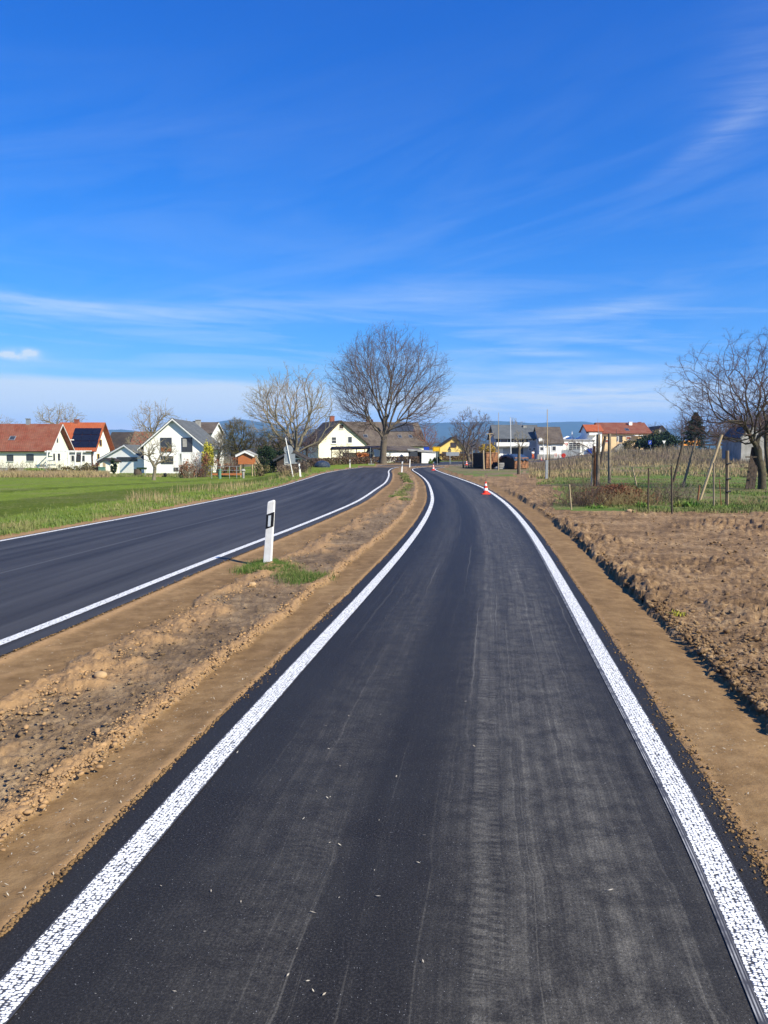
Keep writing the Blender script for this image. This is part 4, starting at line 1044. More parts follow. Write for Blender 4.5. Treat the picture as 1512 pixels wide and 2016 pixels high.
bare('olive_tree', 'dense olive-brown bare tree right of the white houses', 468, None, 100, (468, 828, 905, 72), [(468, 905), (468, 890)], 330, bark='barkdark', twig='olive', rtip=.022, rmax=.2, bf=.25, seg=.5, tw=(.05, 4, .6, .014), up=.25)
bare('olive_tree', 'smaller olive-brown bare tree in front of the shrubs by the railing', 430, None, 94, (432, 852, 915, 44), [(430, 912), (430, 905)], 150, bark='barkdark', twig='twigpale', rtip=.02, rmax=.15, bf=.25, seg=.5, tw=(.05, 3, .5, .013))
bare('bare_tree', 'low crooked bare tree left of the walnut with spreading dark limbs', 556, None, 93, (535, 848, 905, 84), [(556, 915), (557, 895)], 210, bark='barkdark', twig='olive', rtip=.025, rmax=.28, bf=.3, seg=.5, tw=(.05, 3, .6, .013))
bare('bare_tree', 'twiggy bare tree just left of the farmhouse gable', 604, None, 138, (602, 832, 900, 56), [(604, 900), (604, 888)], 240, bark='barkdark', twig='twigdark', rtip=.024, rmax=.2, bf=.28, seg=.5, tw=(.05, 3, .7, .014))
bare('bare_tree', 'broad vase-shaped bare tree right of the yellow house', 924, None, 128, (926, 808, 897, 88), [(922, 900), (921, 890)], 330, rtip=.022, rmax=.26, bf=.28, seg=.6, tw=(.05, 3, .7, .014), up=.3, low=-.8)
bare('bare_tree', 'slender reddish bare tree at the end of the farmhouse roof', 842, None, 150, (838, 838, 890, 44), [(842, 895), (841, 880)], 120, bark='brick', twig='rust', rtip=.025, rmax=.15, bf=.3, seg=.6, tw=(.05, 3, .8, .014))
bare('shrub_tree', 'bushy dark bare shrub tree against the open shelter', 682, None, 118, (676, 878, 910, 40), [(682, 908), (682, 900)], 120, bark='barkdark', twig='twig', rtip=.02, rmax=.12, bf=.3, seg=.4, tw=(.05, 3, .45, .012))
bare('bare_tree', 'bare tree with round top rising behind the grey apartment house', 1012, None, 240, (1012, 826, 860, 36), [(1012, 868), (1012, 855)], 90, twig='twigpale', rtip=.035, rmax=.2, bf=.3, seg=1., tw=(.09, 2, 1.1, .022))
# right-hand fruit tree, close
D = 35.
c1, r1_ = px_crown(1512, 650, 905, 385, D, .8)
tips = crown_tips(c1, r1_, 1350, .25, -.72)
c2, r2_ = px_crown(1425, 715, 885, 185, D, 1.)
tips = np.concatenate([tips, crown_tips(c2, r2_, 500, .3, -.9)])
tips = tips[(tips[:, 2] > Z(900, D)) & ~((tips[:, 0] < X(1400, 700, D)) & (tips[:, 2] > Z(680, D)))]
base = GD(1499, D); base[2] -= .1
tree('fruit_tree', base, [P(1500, 930, D), P(1494, 905, D), P(1492, 885, D)], tips, 'large gnarled bare fruit tree with wooden boards leaning on it, right edge', bark='barkdark', twig='twigdark', rtip=.0062, rmax=.17, thick=.022, bf=.30, seg=.26, tw=(.0125, 3, .26, .0030), up=.30, curv=.34, expo=.50, gens=2)
# second trunk beside it
D = 37; base = GD(1520, D); base[2] -= .1
c1, r1_ = px_crown(1540, 690, 860, 200, D, .9)
tree('fruit_tree', base, [P(1513, 925, D), P(1508, 880, D), P(1508, 850, D)], crown_tips(c1, r1_, 380, .3, -.8), 'second dark trunk rising just behind the gnarled fruit tree', bark='barkdark', twig='twigdark', rtip=.007, rmax=.16, thick=.022, bf=.30, seg=.3, tw=(.014, 2, .26, .0032), up=.3)
# conifer
def conifer(name, px, pyt, pyb, wpx, D, label, mat='evergreen', n=5200):
    b = GD(px, D); top = Z(pyt, D); e = empty(name, tuple(b), label, 'tree'); Hh = top-b[2]; rw = wpx/2*D/F
    mb = MB(); mb.tube(b-[0, 0, .2], (b[0], b[1], top-.3), .03*Hh, .02); mb.build('trunk', M['barkdark'], e)
    t = rng.uniform(0, 1, n)**.8; a = rng.uniform(0, 2*np.pi, n); whorl = .8+.25*np.sin(t*44)+.15*np.sin(a*5+t*20)
    rr = rw*np.minimum(1, (1-t)*1.9+.10)*whorl*rng.uniform(.35, 1, n)
    p = np.column_stack([b[0]+rr*np.cos(a), b[1]+rr*np.sin(a), b[2]+.6+(Hh-.6)*t - rr*.18])
    d = np.column_stack([np.cos(a), np.sin(a), -.25+rng.normal(size=n)*.3])+rng.normal(size=(n, 3))*.3; q = np.cross(d, rng.normal(size=(n, 3))); q /= np.linalg.norm(q, axis=1)[:, None]
    s = .030*Hh*rng.uniform(.6, 1.5, (n, 1)); V = np.stack([p-q*s*.3, p+d*s, p+q*s*.3, p-d*s*.5], 1).reshape(-1, 3)
    mesh_obj('crown', V, np.arange(4*n).reshape(-1, 4), M[mat], e); return e
conifer('conifer', 1364, 812, 880, 48, 150, 'dark green conifer behind the orange roof', n=6000)
conifer('conifer', 120, 914, 928, 7, 108, 'tiny clipped conifer by the white pergola', n=700)
# ------------------------------------------------------------------ bushes and hedges
def px_bush(name, x0, x1, pyt, D, mat, label, cat='bush', n=2500, size=None, deep=.7, **kw):
    g = GD((x0+x1)/2, D); w = (x1-x0)/2*D/F; h = Z(pyt, D)-g[2]
    return bush(name, g, (w, w*deep, h/2), n, size or D*.0011, mat, label, cat, h=h*.95, **kw)
px_bush('evergreen_bush', 505, 548, 880, 89, 'evergreen', 'dark evergreen bush between the playhouse and the shed', n=4200, nst=0)
px_bush('evergreen_bush', 548, 566, 886, 91, 'evergreen', 'narrow ivy-covered dark bush beside the shed door', n=2200)
px_bush('willow_bush', 398, 422, 872, 88, 'willow', 'bright yellow catkin bush by the white house', n=3000, nst=14, twig='olive')
px_bush('bare_bush', 352, 385, 905, 82, 'rust', 'brown twiggy bush in front of the slatted porch', n=900, nst=70, twig='twigpale')
px_bush('bare_bush', 378, 416, 890, 85, 'rust', 'taller reddish twiggy bush below the yellow catkins', n=700, nst=80, twig='twig')
px_bush('bare_bush', 420, 452, 900, 88, 'rust', 'tangled brown bush behind the grey railing', n=600, nst=70, twig='twigpale')
px_bush('bare_bush', 452, 472, 896, 90, 'rust', 'small brown thicket left of the playhouse', n=500, nst=50, twig='twig')
px_bush('bare_bush', 500, 530, 912, 80, 'olive', 'low olive shrub under the playhouse stairs', n=600, nst=30, twig='olive')
px_bush('bramble_bush', 548, 584, 915, 62, 'weed', 'pale brown bramble mound left of the leaning sign', n=900, nst=90, twig='dry', size=.05)
px_bush('bramble_bush', 576, 612, 905, 72, 'weed', 'brown bramble thicket behind the leaning sign', n=700, nst=90, twig='twig', size=.05)
px_bush('bramble_bush', 605, 640, 903, 100, 'twig', 'dark brown thicket at the farmhouse corner', n=1200, nst=70, twig='twig')
px_bush('garden_bush', 10, 42, 921, 102, 'olive', 'low dull green bush before the grey wall at the left edge', n=900, nst=20, twig='olive')
px_bush('garden_bush', 50, 95, 922, 102, 'weedgreen', 'dark green bush at the end of the grey wall', n=1100, nst=20, twig='olive')
px_bush('garden_bush', 98, 150, 919, 100, 'olive', 'mixed shrub before the white pergola', n=1300, nst=40, twig='olive')
px_bush('garden_bush', 148, 192, 913, 100, 'olive', 'brownish shrub right of the white pergola', n=1200, nst=60, twig='twigpale')
px_bush('garden_bush', 184, 200, 905, 101, 'rust', 'upright reddish shrub left of the beige shed', n=500, nst=30, twig='twig')
px_bush('cypress_bush', 220, 232, 905, 96, 'evergreen', 'slim dark green cypress bush beside the beige shed', n=900, size=.12)
px_bush('forsythia_bush', 945, 978, 873, 118, 'forsythia', 'orange-yellow flowering bush behind the wood piles', n=2200, nst=20, twig='olive')
px_bush('copper_bush', 700, 732, 891, 119, 'copper', 'bright copper-leaved bush in front of the open shelter', n=2000, nst=10, twig='rust')
px_bush('garden_bush', 843, 853, 903, 118, 'weedgreen', 'small round green bush at the pale board wall', n=500)
px_bush('evergreen_bush', 853, 868, 900, 121, 'evergreen', 'small dark bush behind the yellow sign post', n=700)
px_bush('evergreen_bush', 1252, 1330, 856, 172, 'evergreen', 'wide dark evergreen hedge bush behind the blue sign', n=5200, size=.28)
px_bush('evergreen_bush', 1290, 1322, 850, 178, 'evergreen', 'tall dark evergreen bush above the wide hedge', n=3200, size=.28)
px_bush('garden_bush', 1278, 1300, 848, 188, 'olive', 'olive-yellow treetop bush beside the brownish gable', n=1500, nst=10, twig='olive')
px_bush('garden_bush', 1222, 1262, 866, 182, 'olive', 'grey-green shrub before the steps of the peach house', n=1400, nst=20, twig='olive')
def hedge(label, pts, h, w, mat='hedge', n=5000, size=.10, name='hedge'):
    """clipped hedge along ground points"""
    e = empty(name, tuple(pts[0]), label, 'hedge'); Vs = []; L = [np.linalg.norm(pts[i+1]-pts[i]) for i in range(len(pts)-1)]
    for i, l in enumerate(L):
        k = int(n*l/sum(L)); t = rng.uniform(0, 1, (k, 1)); p = pts[i]*(1-t)+pts[i+1]*t; d = (pts[i+1]-pts[i])/l; nn = np.array([-d[1], d[0], 0])
        # more leaves on the outside than inside
        q = rng.uniform(-1, 1, (k, 1)); q = np.sign(q)*np.abs(q)**.35; z = rng.uniform(0, 1, (k, 1))**.8
        top = rng.uniform(size=(k, 1)) < .25; z = np.where(top, rng.uniform(.93, 1.05, (k, 1)), z)
        p = p+nn*q*w/2+np.array([0, 0, 1.])*z*h*(1+.06*np.sin(t*40+i)); Vs.append(p)
    p = np.concatenate(Vs); k = len(p); a = rng.normal(size=(k, 3)); a /= np.linalg.norm(a, axis=1)[:, None]; b = np.cross(a, rng.normal(size=(k, 3))); b /= np.linalg.norm(b, axis=1)[:, None]
    s = size*rng.uniform(.5, 1.4, (k, 1)); V = np.stack([p-a*s, p+b*s*.6, p+a*s, p-b*s*.6], 1).reshape(-1, 3)
    mesh_obj('foliage', V, np.arange(4*k).reshape(-1, 4), M[mat], e)
    mb = MB()
    for i in range(len(pts)-1):
        d = pts[i+1]-pts[i]; l = np.linalg.norm(d); m = max(int(l/1.2), 1)
        for j in range(m): q = pts[i]+d*(j+.5)/m; mb.tube(q-[0, 0, .2], q+[rng.uniform(-.1, .1), 0, h*.8], .03, .012, 5)
    mb.build('stem', M['twig'], e); return e
hedge('long clipped brown hedge between the road bend and the farmhouse', [GD(606, 104), GD(660, 112), GD(720, 117), GD(770, 119.5), GD(824, 121)], 1.0, .9, n=9000)
hedge('clipped brown hedge before the yellow house', [GD(868, 142), GD(905, 146), GD(950, 150)], 1.25, 1., n=5200, size=.12)
# wall and dry edge at the far left
D = 110; wl = empty('garden_wall', tuple(GD(30, D)), 'low grey rendered garden wall before the long bungalow', 'wall')
mb = MB(); A = GD(-80, D); B = GD(102, D); mb.box(A-[0, 0, .5], B-A, [0, .3, 0], [0, 0, Z(922, D)-A[2]+.5]); mb.build('wall', M['concrete'], wl)
mb = MB(); mb.box(A+[0, -.03, Z(922, D)-A[2]], B-A, [0, .36, 0], [0, 0, .07]); mb.build('coping', M['concrete'], wl)
v, f = stems(GD(50, 108.5), (10, 1., 1), 230, 1.7, .022, .35); e = empty('hedge', tuple(GD(50, 108.5)), 'thin bare hedge of pale twigs standing before the bungalow wall', 'hedge'); mesh_obj('stems', v, f, M['twigpale'], e)
x = rng.uniform(-.52, -.36, 9000); y = rng.uniform(84, 96, 9000); x = x*y
blades('dry_garden_grass', np.stack([x, y, T(x, y)-.02], 1), rng.uniform(.3, .8, len(x)), .05, M['dry'], .6, kind='stuff')
x = rng.uniform(-.36, -.22, 6000); y = rng.uniform(86, 95, 6000); x = x*y
blades('garden_edge_grass', np.stack([x, y, T(x, y)-.02], 1), rng.uniform(.15, .4, len(x)), .045, M['blade2'], .6, kind='stuff')
# green utility box
c = GD(203, 95); ub = empty('utility_box', tuple(c), 'pale green utility box at the edge of the meadow', 'box')
mb = MB(); mb.cbox(c-[0, 0, .2], .75, .4, 1.15); mb.build('body', M['greenplastic'], ub); mb = MB(); mb.cbox(c+[0, 0, .95], .82, .47, .06); mb.build('lid', M['greenplastic'], ub)
# garden bits before the low white building
c = GD(281, 88); gt = empty('garden_table', tuple(c), 'dark garden table on the lawn before the low white building', 'table'); mb = MB(); mb.cbox(c+[0, 0, .85], 1.0, .6, .22); mb.build('tabletop', M['evergreen'], gt)
for dx in (-.4, .4): mb = MB(); mb.tube(c+[dx, 0, -.1], c+[dx, 0, .85], .035); mb.build('leg', M['galv'], gt)
c = GD(273, 88); gt = empty('wood_barrel', tuple(c), 'dark round barrel beside the garden table', 'barrel'); mb = MB(); mb.lathe(c-[0, 0, .1], [(.38, 0), (.46, .5), (.38, 1.0)], 14); mb.build('barrel_body', M['rotten_and_shaded_wood'], gt)
c = GD(327, 86); gt = empty('garden_pot', tuple(c), 'small black pot on the lawn under the white gable', 'pot'); mb = MB(); mb.lathe(c, [(.12, 0), (.2, .35), (.1, .5)], 12); mb.build('pot_body', M['black_plastic'], gt)
# grey metal railing
D = 80; rl = empty('railing', tuple(GD(440, D)), 'grey metal railing on the meadow edge near the playhouse', 'fence')
g = lambda px: GD(px, D)
mb = MB()
for pxp in (418, 435, 453, 467): q = g(pxp); mb = MB(); mb.tube(q-[0, 0, .1], (q[0], q[1], Z(918, D)), .03, n=6); mb.build('post', M['galv'], rl)
for pyr in (918, 926): mb = MB(); mb.tube(P(410, pyr, D), P(474, pyr, D), .025, n=6); mb.build('rail', M['galv'], rl)
mb = MB(); mb.box(P(418, 933.5, D)-[0, 0, .1], [3.2, 0, 0], [0, 1, 0], [0, 0, .18]); tag(mb.build('sand_box', M['orangewood']), 'low orange-brown timber frame under the grey railing', 'planter')
c = g(434); mb = MB(); mb.lathe(c, [(.16, 0), (.16, .9), (.2, .92), (.2, 1.0)], 10); tag(mb.build('water_pump', M['greenplastic']), 'teal upright barrel post behind the grey railing', 'pump')
c = GD(480, 79); mb = MB(); mb.lathe(c, [(.12, 0), (.13, .7), (.25, .8), (.15, 1.0)], 10); tag(mb.build('stone_fountain', M['concrete']), 'grey stone post left of the playhouse stilts', 'post')
# dark tarp heap behind the hedge
c = GD(635, 98); v = []
mb = MB(); mb.lathe(c-[0, 0, .1], [(1.0, 0), (1.05, .35), (.8, .75), (.3, .95), (.05, 1.0)], 12); tag(mb.build('tarp_heap', M['tarpblue']), 'small dark blue tarp-covered heap before the brown hedge', 'tarp')

# ------------------------------------------------------------------ marker posts
def marker_post(loc, yaw, s=1., label='', lean=0., black=True, lx=0.):
    e = empty('marker_post', tuple(loc), label, 'marker post', 'white marker posts along the road')
    # outline of the section: flat front, rounded tapering back
    sec = [(-.058, -.030), (-.052, -.036), (.052, -.036), (.060, -.028), (.058, .010), (.035, .048), (.0, .062), (-.035, .048), (-.058, .010)]
    def ring(z, k=1., dz=0.): return [(x*k, y*k, z+dz*(x/.06)) for x, y in sec]
    V = []; Fc = []; zs = [(-.25, 1.12, 0), (0, 1.1, 0), (.3, 1.03, 0), (.65, .98, 0), (.90, .95, 0), (.965, .92, .012), (.985, .80, .016), (.992, .5, .012)]
    for z, k, dz in zs: V += ring(z, k, dz)
    n = len(sec)
    for i in range(len(zs)-1):
        for j in range(n): Fc.append((i*n+j, i*n+(j+1) % n, (i+1)*n+(j+1) % n, (i+1)*n+j))
    Fc.append(tuple(range((len(zs)-1)*n, len(zs)*n)))
    e.scale = (s,)*3; e.rotation_euler = (lx, lean, yaw)
    def mk(name, V, Fc, m, sm=False):
        me = bpy.data.meshes.new(name); me.from_pydata([tuple(v) for v in V], [], Fc); me.update()
        me.materials.append(M[m]); o = bpy.data.objects.new(name, me); COL.objects.link(o); o.parent = e
        if sm: me.polygons.foreach_set('use_smooth', [len(p.vertices) == 4 for p in me.polygons])
        return o
    mk('post_body', V, Fc, 'white_plastic')
    if black:
        kk = .985; o3 = .0025; V = []
        for (x, y) in [(-.058, -.010), (-.058, -.030), (-.052, -.036), (.052, -.036), (.0585, -.030), (.0595, -.022)]:
            sl = (x+.06)/.12*.055; xx = x*kk+(o3 if x > 0 else -o3); yy = y*kk-(o3 if y < -.0299 else 0)
            V += [(xx, yy, .555+sl), (xx, yy, .775+sl)]
        Fc = [(2*i, 2*i+2, 2*i+3, 2*i+1) for i in range(5)]
        mk('black_band', V, Fc, 'black_plastic')
        x0, x1, z0, z1 = -.021, .019, .60, .765; y0, y1 = -.0385, -.0435
        V = [(x0, y0, z0), (x1, y0, z0+.01), (x1, y0, z1+.01), (x0, y0, z1), (x0, y1, z0), (x1, y1, z0+.01), (x1, y1, z1+.01), (x0, y1, z1)]
        mk('reflector', V, [(0,3,2,1),(4,5,6,7),(0,1,5,4),(1,2,6,5),(2,3,7,6),(3,0,4,7)], 'reflector')
    return e
c = G(527, 1112); c[2] -= .02
marker_post(c, R(-14), 1.0, 'white marker post with black band and reflector standing in the grass tuft', lean=R(4.5))
marker_post(G(591.5, 939), R(8), 1.02, 'leaning white marker post beside the grey leaning road sign', lean=R(-5))
marker_post(G(689, 921), R(0), 1.05, 'white marker post on the verge in front of the farmhouse hedge')
marker_post(G(791, 931.5), R(-5), 1.05, 'white marker post with black band at the narrow tip of the median', lean=R(3))
marker_post(G(806.5, 920), R(5), 1.05, 'white marker post just right of the one at the median tip', lean=R(3), black=False)
# road signs
def pole(mb, a, b, r): mb.tube(a, b, r, n=10)
e0 = G(578, 939); sg = empty('road_sign', tuple(e0), 'leaning road sign seen from behind, round grey disc over a square plate', 'road sign')
D = e0[1]; top = P(562, 862, D); mb = MB(); pole(mb, e0-[0, 0, .2], top, .038); mb.build('pole', M['whiteframe'], sg)
c = P(568, 885.5, D+.06); mb = MB(); mb.tube(c, c+[0, .02, 0], .36, n=32); mb.build('round_disc', M['galv'], sg)
a, b = P(560, 913, D+.06), P(581, 893.5, D+.06); mb = MB(); mb.box(a, [b[0]-a[0], 0, 0], [0, .02, 0], [0, 0, b[2]-a[2]]); mb.build('square_plate', M['galv'], sg)
mb = MB(); mb.box(P(562.5, 887, D+.03), [.22, 0, 0], [0, .03, 0], [0, 0, .04]); mb.box(P(561, 911, D+.03), [.25, 0, 0], [0, .03, 0], [0, 0, .04]); mb.build('clamp', M['whiteframe'], sg)
e0 = GD(731, 114); D = 114; sg = empty('road_sign', tuple(e0), 'dark sign with two discs on a pole before the copper bush', 'road sign'); mb = MB(); pole(mb, e0-[0, 0, .2], P(729, 881, D), .04); mb.build('pole', M['galv'], sg)
for py in (887, 897):
    c = P(730, py, D-.05); mb = MB(); mb.tube(c, c+np.array([.012, .016, 0]), .34, n=24); mb.build('disc', M['darkmetal'], sg)
mb = MB(); mb.cbox(e0, .9, .35, .14); mb.build('foot', M['concrete'], sg)
def plate_sign(label, px, pyb, D, plates, mat_p='galv', cat='road sign', bottom=None, r=.035, name='road_sign'):
    e0 = GD(px, D); sg = empty(name, tuple(e0), label, cat); 
    mb = MB(); pole(mb, e0-[0, 0, .2], P(px, pyb, D), r); mb.build('pole', M[mat_p], sg)
    for (x0, y0, x1, y1, m, nm) in plates:
        a, b = P(x0, y1, D-.06), P(x1, y0, D-.06); mb = MB(); mb.box(a, [b[0]-a[0], 0, 0], [0, .03, 0], [0, 0, b[2]-a[2]]); mb.build(nm, M[m], sg)
    return sg
sg = plate_sign('yellow place-name sign on a grey pole by the bend', 860.5, 880, 112, [(852, 879.5, 866.5, 889, 'signyellow', 'sign_plate')])
D = 112; mb = MB(); 
for q in ((853, 880.2, 865.6, 880.6), (853, 888, 865.6, 888.4), (853, 880.2, 853.4, 888.4), (865.2, 880.2, 865.6, 888.4)):
    a, b = P(q[0], q[3], D-.08), P(q[2], q[1], D-.08); mb.box(a, [b[0]-a[0], 0, 0], [0, .01, 0], [0, 0, b[2]-a[2]])
mb.build('black_border', M['black_plastic'], sg)
plate_sign('blue direction sign behind the carport roof', 839, 882, 125, [(834, 879.8, 845, 888, 'signblue', 'sign_plate')])
sg = plate_sign('wide grey-blue information board seen from behind before the yellow house', 886.5, 897, 118, [(878.5, 890, 904, 897.5, 'galv', 'sign_plate')])
e0 = GD(884.8, 119.5); sg = empty('road_sign', tuple(e0), 'dark triangular warning sign seen from behind above the information board', 'road sign'); D = 119.5
mb = MB(); pole(mb, e0-[0, 0, .2], P(884.8, 884, D), .035); mb.build('pole', M['galv'], sg); mb = MB(); mb.prism([P(880.5, 887.5, D-.05), P(889, 887.5, D-.05), P(884.8, 878.5, D-.05)], [0, .03, 0]); mb.build('triangle_plate', M['darkmetal'], sg)
mb = MB(); a = P(882, 891.5, D-.05); mb.box(a, [P(888, 891, D)[0]-a[0], 0, 0], [0, .03, 0], [0, 0, .26]); mb.build('small_plate', M['darkmetal'], sg)
sg = plate_sign('square blue sign at the far edge of the weed field', 1279.5, 874, 158, [(1276.2, 867, 1283, 875, 'signblue', 'sign_plate')])
mb = MB(); a = P(1277.8, 872.5, 157.85); mb.prism([a, P(1281.5, 869, 157.85), P(1281.9, 869.6, 157.85), P(1278.3, 873.1, 157.85)], [0, .01, 0]); mb.build('white_symbol', M['whiteframe'], sg)
def yield_sign(label, px, pyt, pyb, w, D, front):
    e0 = GD(px, D); sg = empty('yield_sign', tuple(e0), label, 'road sign'); mb = MB(); pole(mb, e0-[0, 0, .2], P(px, pyb, D), .035); mb.build('pole', M['galv'], sg)
    mb = MB(); mb.prism([P(px-w, pyt, D-.05), P(px+w, pyt, D-.05), P(px, pyb, D-.05)], [0, .03, 0]); mb.build('triangle_plate', M['red' if front else 'whiteframe'], sg)
    if front: m = (pyb-pyt); mb = MB(); mb.prism([P(px-w*.6, pyt+m*.16, D-.06), P(px+w*.6, pyt+m*.16, D-.06), P(px, pyt+m*.72, D-.06)], [0, .008, 0]); mb.build('white_field', M['whiteframe'], sg)
yield_sign('red and white yield sign before the white hall', 1115, 872.8, 878.8, 3.6, 158, True)
yield_sign('pale triangular sign seen from behind before the dark hedge', 1307.5, 867.5, 874, 3.6, 165, False)
# ------------------------------------------------------------------ traffic cones
def cone(loc, label, s=1.):
    e = empty('traffic_cone', tuple(loc), label, 'traffic cone', 'red and white traffic cones on the new path')
    def L(prof, name, m, n=24):
        V = []; Fc = []
        for r_, z in prof:
            for k in range(n): V.append((r_*math.cos(2*math.pi*k/n), r_*math.sin(2*math.pi*k/n), z))
        for i in range(len(prof)-1):
            for k in range(n): Fc.append((i*n+k, i*n+(k+1) % n, (i+1)*n+(k+1) % n, (i+1)*n+k))
        Fc.append(tuple(range((len(prof)-1)*n, len(prof)*n)))
        me = bpy.data.meshes.new(name); me.from_pydata(V, [], Fc); me.update(); me.materials.append(M[m]); o = bpy.data.objects.new(name, me); COL.objects.link(o); o.parent = e
    e.scale = (s,)*3
    f = lambda z: .125-.098*(z-.03)/.50
    L([(f(.03), .03), (f(.53), .53), (.018, .535)], 'cone_body', 'red')
    L([(f(.16)+.003, .16), (f(.26)+.003, .26)], 'white_band', 'white_plastic'); L([(f(.36)+.003, .36), (f(.45)+.003, .45)], 'white_band', 'white_plastic')
    me = bpy.data.meshes.new('base_plate'); q = .19; c_ = .15
    o8 = [(-q, -c_), (-c_, -q), (c_, -q), (q, -c_), (q, c_), (c_, q), (-c_, q), (-q, c_)]
    V = [(x, y, .0) for x, y in o8]+[(x*.97, y*.97, .035) for x, y in o8]; me.from_pydata(V, [], [(i, (i+1) % 8, 8+(i+1) % 8, 8+i) for i in range(8)]+[tuple(range(8, 16))]); me.update(); me.materials.append(M['red'])
    o = bpy.data.objects.new('base_plate', me); COL.objects.link(o); o.parent = e
    return e
cone(G(956, 973)+[0, 0, .004], 'nearest red and white traffic cone beside the white edge line', .98)
cone(G(853, 926)+[0, 0, .004], 'traffic cone in the middle of the path at its sharp bend', 1.15)
cone(G(918.5, 915.5)+[0, 0, .004], 'farthest small traffic cone at the left of the wood piles', 1.2)
# ------------------------------------------------------------------ wood piles
def woodpile(name, label, Lp, Mp, Rp, top, face_mat, end_mat, tarp=None, nrows=15, logw=.14):
    a, m, r = GD(*Lp), GD(*Mp), GD(*Rp); zb = min(a[2], m[2], r[2]); e = empty(name, (m[0], m[1], zb), label, 'wood pile')
    for q in (a, m, r): q[2] = zb
    hh = Z(top, Mp[1])-zb; dirR = r-m; lr = np.linalg.norm(dirR); dirL = a-m; ll = np.linalg.norm(dirL)
    mb = MB(); nc = int(ll/logw)
    for i in range(nrows):
        for j in range(nc):
            c = m+dirL*((j+.5+rng.uniform(-.2, .2))/nc)+[0, 0, .12+(i+.5)*(hh-.12)/nrows]; rr = hh/nrows*.56*rng.uniform(.8, 1.15)
            o1 = rng.uniform(-.05, .04); k = rng.integers(4, 7)
            mb.tube(c+dirR/lr*o1, c+dirR*rng.uniform(.96, 1.0), rr, rr*rng.uniform(.85, 1.05), int(k))
    mb.build('logs', M[face_mat], e)  # darker wood than the other side: the left end's shade put into the colour
    # logs seen lengthwise on the lit side
    mb = MB()
    for i in range(nrows):
        x = 0.
        while x < 1:
            w = rng.uniform(.25, .55); c0 = m-dirL/ll*rng.uniform(.0, .05)+dirR*x; c1 = m-dirL/ll*rng.uniform(.0, .05)+dirR*min(x+w-.01, 1.)
            z = .12+(i+.5)*(hh-.12)/nrows; mb.tube(c0+[0, 0, z+rng.uniform(-.02, .02)], c1+[0, 0, z+rng.uniform(-.02, .02)], hh/nrows*.5*rng.uniform(.8, 1.1), n=5); x += w
    mb.build('split_logs', M[end_mat], e)
    mb = MB()
    for k in range(3): c = m+dirL*(.05+.42*k); mb = MB(); mb.box(c-[0, 0, .05], dirR, dirL/ll*.1, [0, 0, .13]); mb.build('pallet_bar', M['palewood'], e)
    if tarp:
        n = 14; V = []; 
        for i in range(n+1):
            for j in range(n+1):
                fi = -.06+1.12*i/n; fj = -.06+1.12*j/n; p = m+dirR*fi+dirL*fj
                edge = max(abs(fi-.5), abs(fj-.5)); z = hh+.06+tarp*(1-(2*(fj-.5))**2)*.8+.05*math.sin(i*2.1+j)+.04*math.sin(j*3.3)
                if edge > .5: z -= .30+.10*math.sin(i*1.7+j*2.3)
                V.append((p[0], p[1], p[2]+z))
        Fc = [(i*(n+1)+j, (i+1)*(n+1)+j, (i+1)*(n+1)+j+1, i*(n+1)+j+1) for i in range(n) for j in range(n)]
        o = mesh_obj('tarp', V, Fc, M['tarpblue'], e, smooth=True); md = o.modifiers.new('thick', 'SOLIDIFY'); md.thickness = .02
    return e
woodpile('firewood_stack', 'left firewood stack of orange split logs behind the thin poles', (931, 93), (956, 86), (979, 90), 891, 'rotten_and_shaded_wood', 'splitwood', nrows=13)
woodpile('firewood_stack', 'right firewood stack under a dark blue tarp', (982, 88), (1012, 83), (1038, 87), 901, 'rotten_and_shaded_wood', 'splitwood', tarp=.38, nrows=11)
c = GD(986, 84); mb = MB(); mb.cbox(c-[0, 0, .05], .55, .5, .8); 
for k in range(4): mb.cbox(c+[0, -.02, .08+k*.18], .60, .56, .03)
tag(mb.build('crate', M['concrete']), 'pale plastic crate standing between the two wood piles', 'crate')
c = GD(980, 85.5); mb = MB(); mb.lathe(c-[0, 0, .05], [(.45, 0), (.42, .25), (.2, .38)], 10); tag(mb.build('grey_sack', M['concrete']), 'slumped grey sack at the foot of the left wood pile', 'sack')
# ------------------------------------------------------------------ poles, stakes, young trees
def stake(b, t, r, mat, label, cat='stake', D=None, name='stake', r1=None, group=None, sq=False):
    """b, t: image points of foot and top"""
    g0 = G(*b) if D is None else GD(b[0], D); tp = P(t[0], t[1], g0[1]); mb = MB(); mb.tube(g0-[0, 0, .25], tp, r, r1 or r, 4 if sq else 9)
    o = mb.build(name, M[mat], None); o.location = (0, 0, 0)
    return tag(o, label, cat, group)
def sapling(b, top, fork, crown, r, mat, label, n=40, guard=None, stk=None, D=None, twig='twigpale'):
    g0 = G(*b) if D is None else GD(b[0], D); D = g0[1]; g0 = g0-[0, 0, .1]; tr = [P(fork[0], fork[1], D)]
    c, rad = px_crown(*crown, D, .9)
    e = tree('young_tree', g0, tr, crown_tips(c, rad, n, .2, -.9), label, 'young tree', rtip=r*.16, rmax=r, thick=.02, bark=mat, twig=twig, bf=.3, seg=max(.15, D*.004), tw=(r*.5, 2, rad[0]*.22, max(.004, D*.00012)), up=.3, expo=.5)
    if guard:
        mb = MB(); q = P(guard[0], guard[1], D); mb.lathe((q[0], q[1]-.02, g0[2]+.1), [(.11, 0), (.11, q[2]-g0[2]-.1)], 12); mb.build('trunk_guard', M[guard[2]], e)
    return e
stake((912, 921), (912, 887), .10, 'rotten_and_shaded_wood', 'dark thick stake left of the wood piles, at the shadow edge', r1=.07)
stake((930.5, 919), (929.5, 884), .06, 'greywood', 'thin grey stake touching the left wood pile')
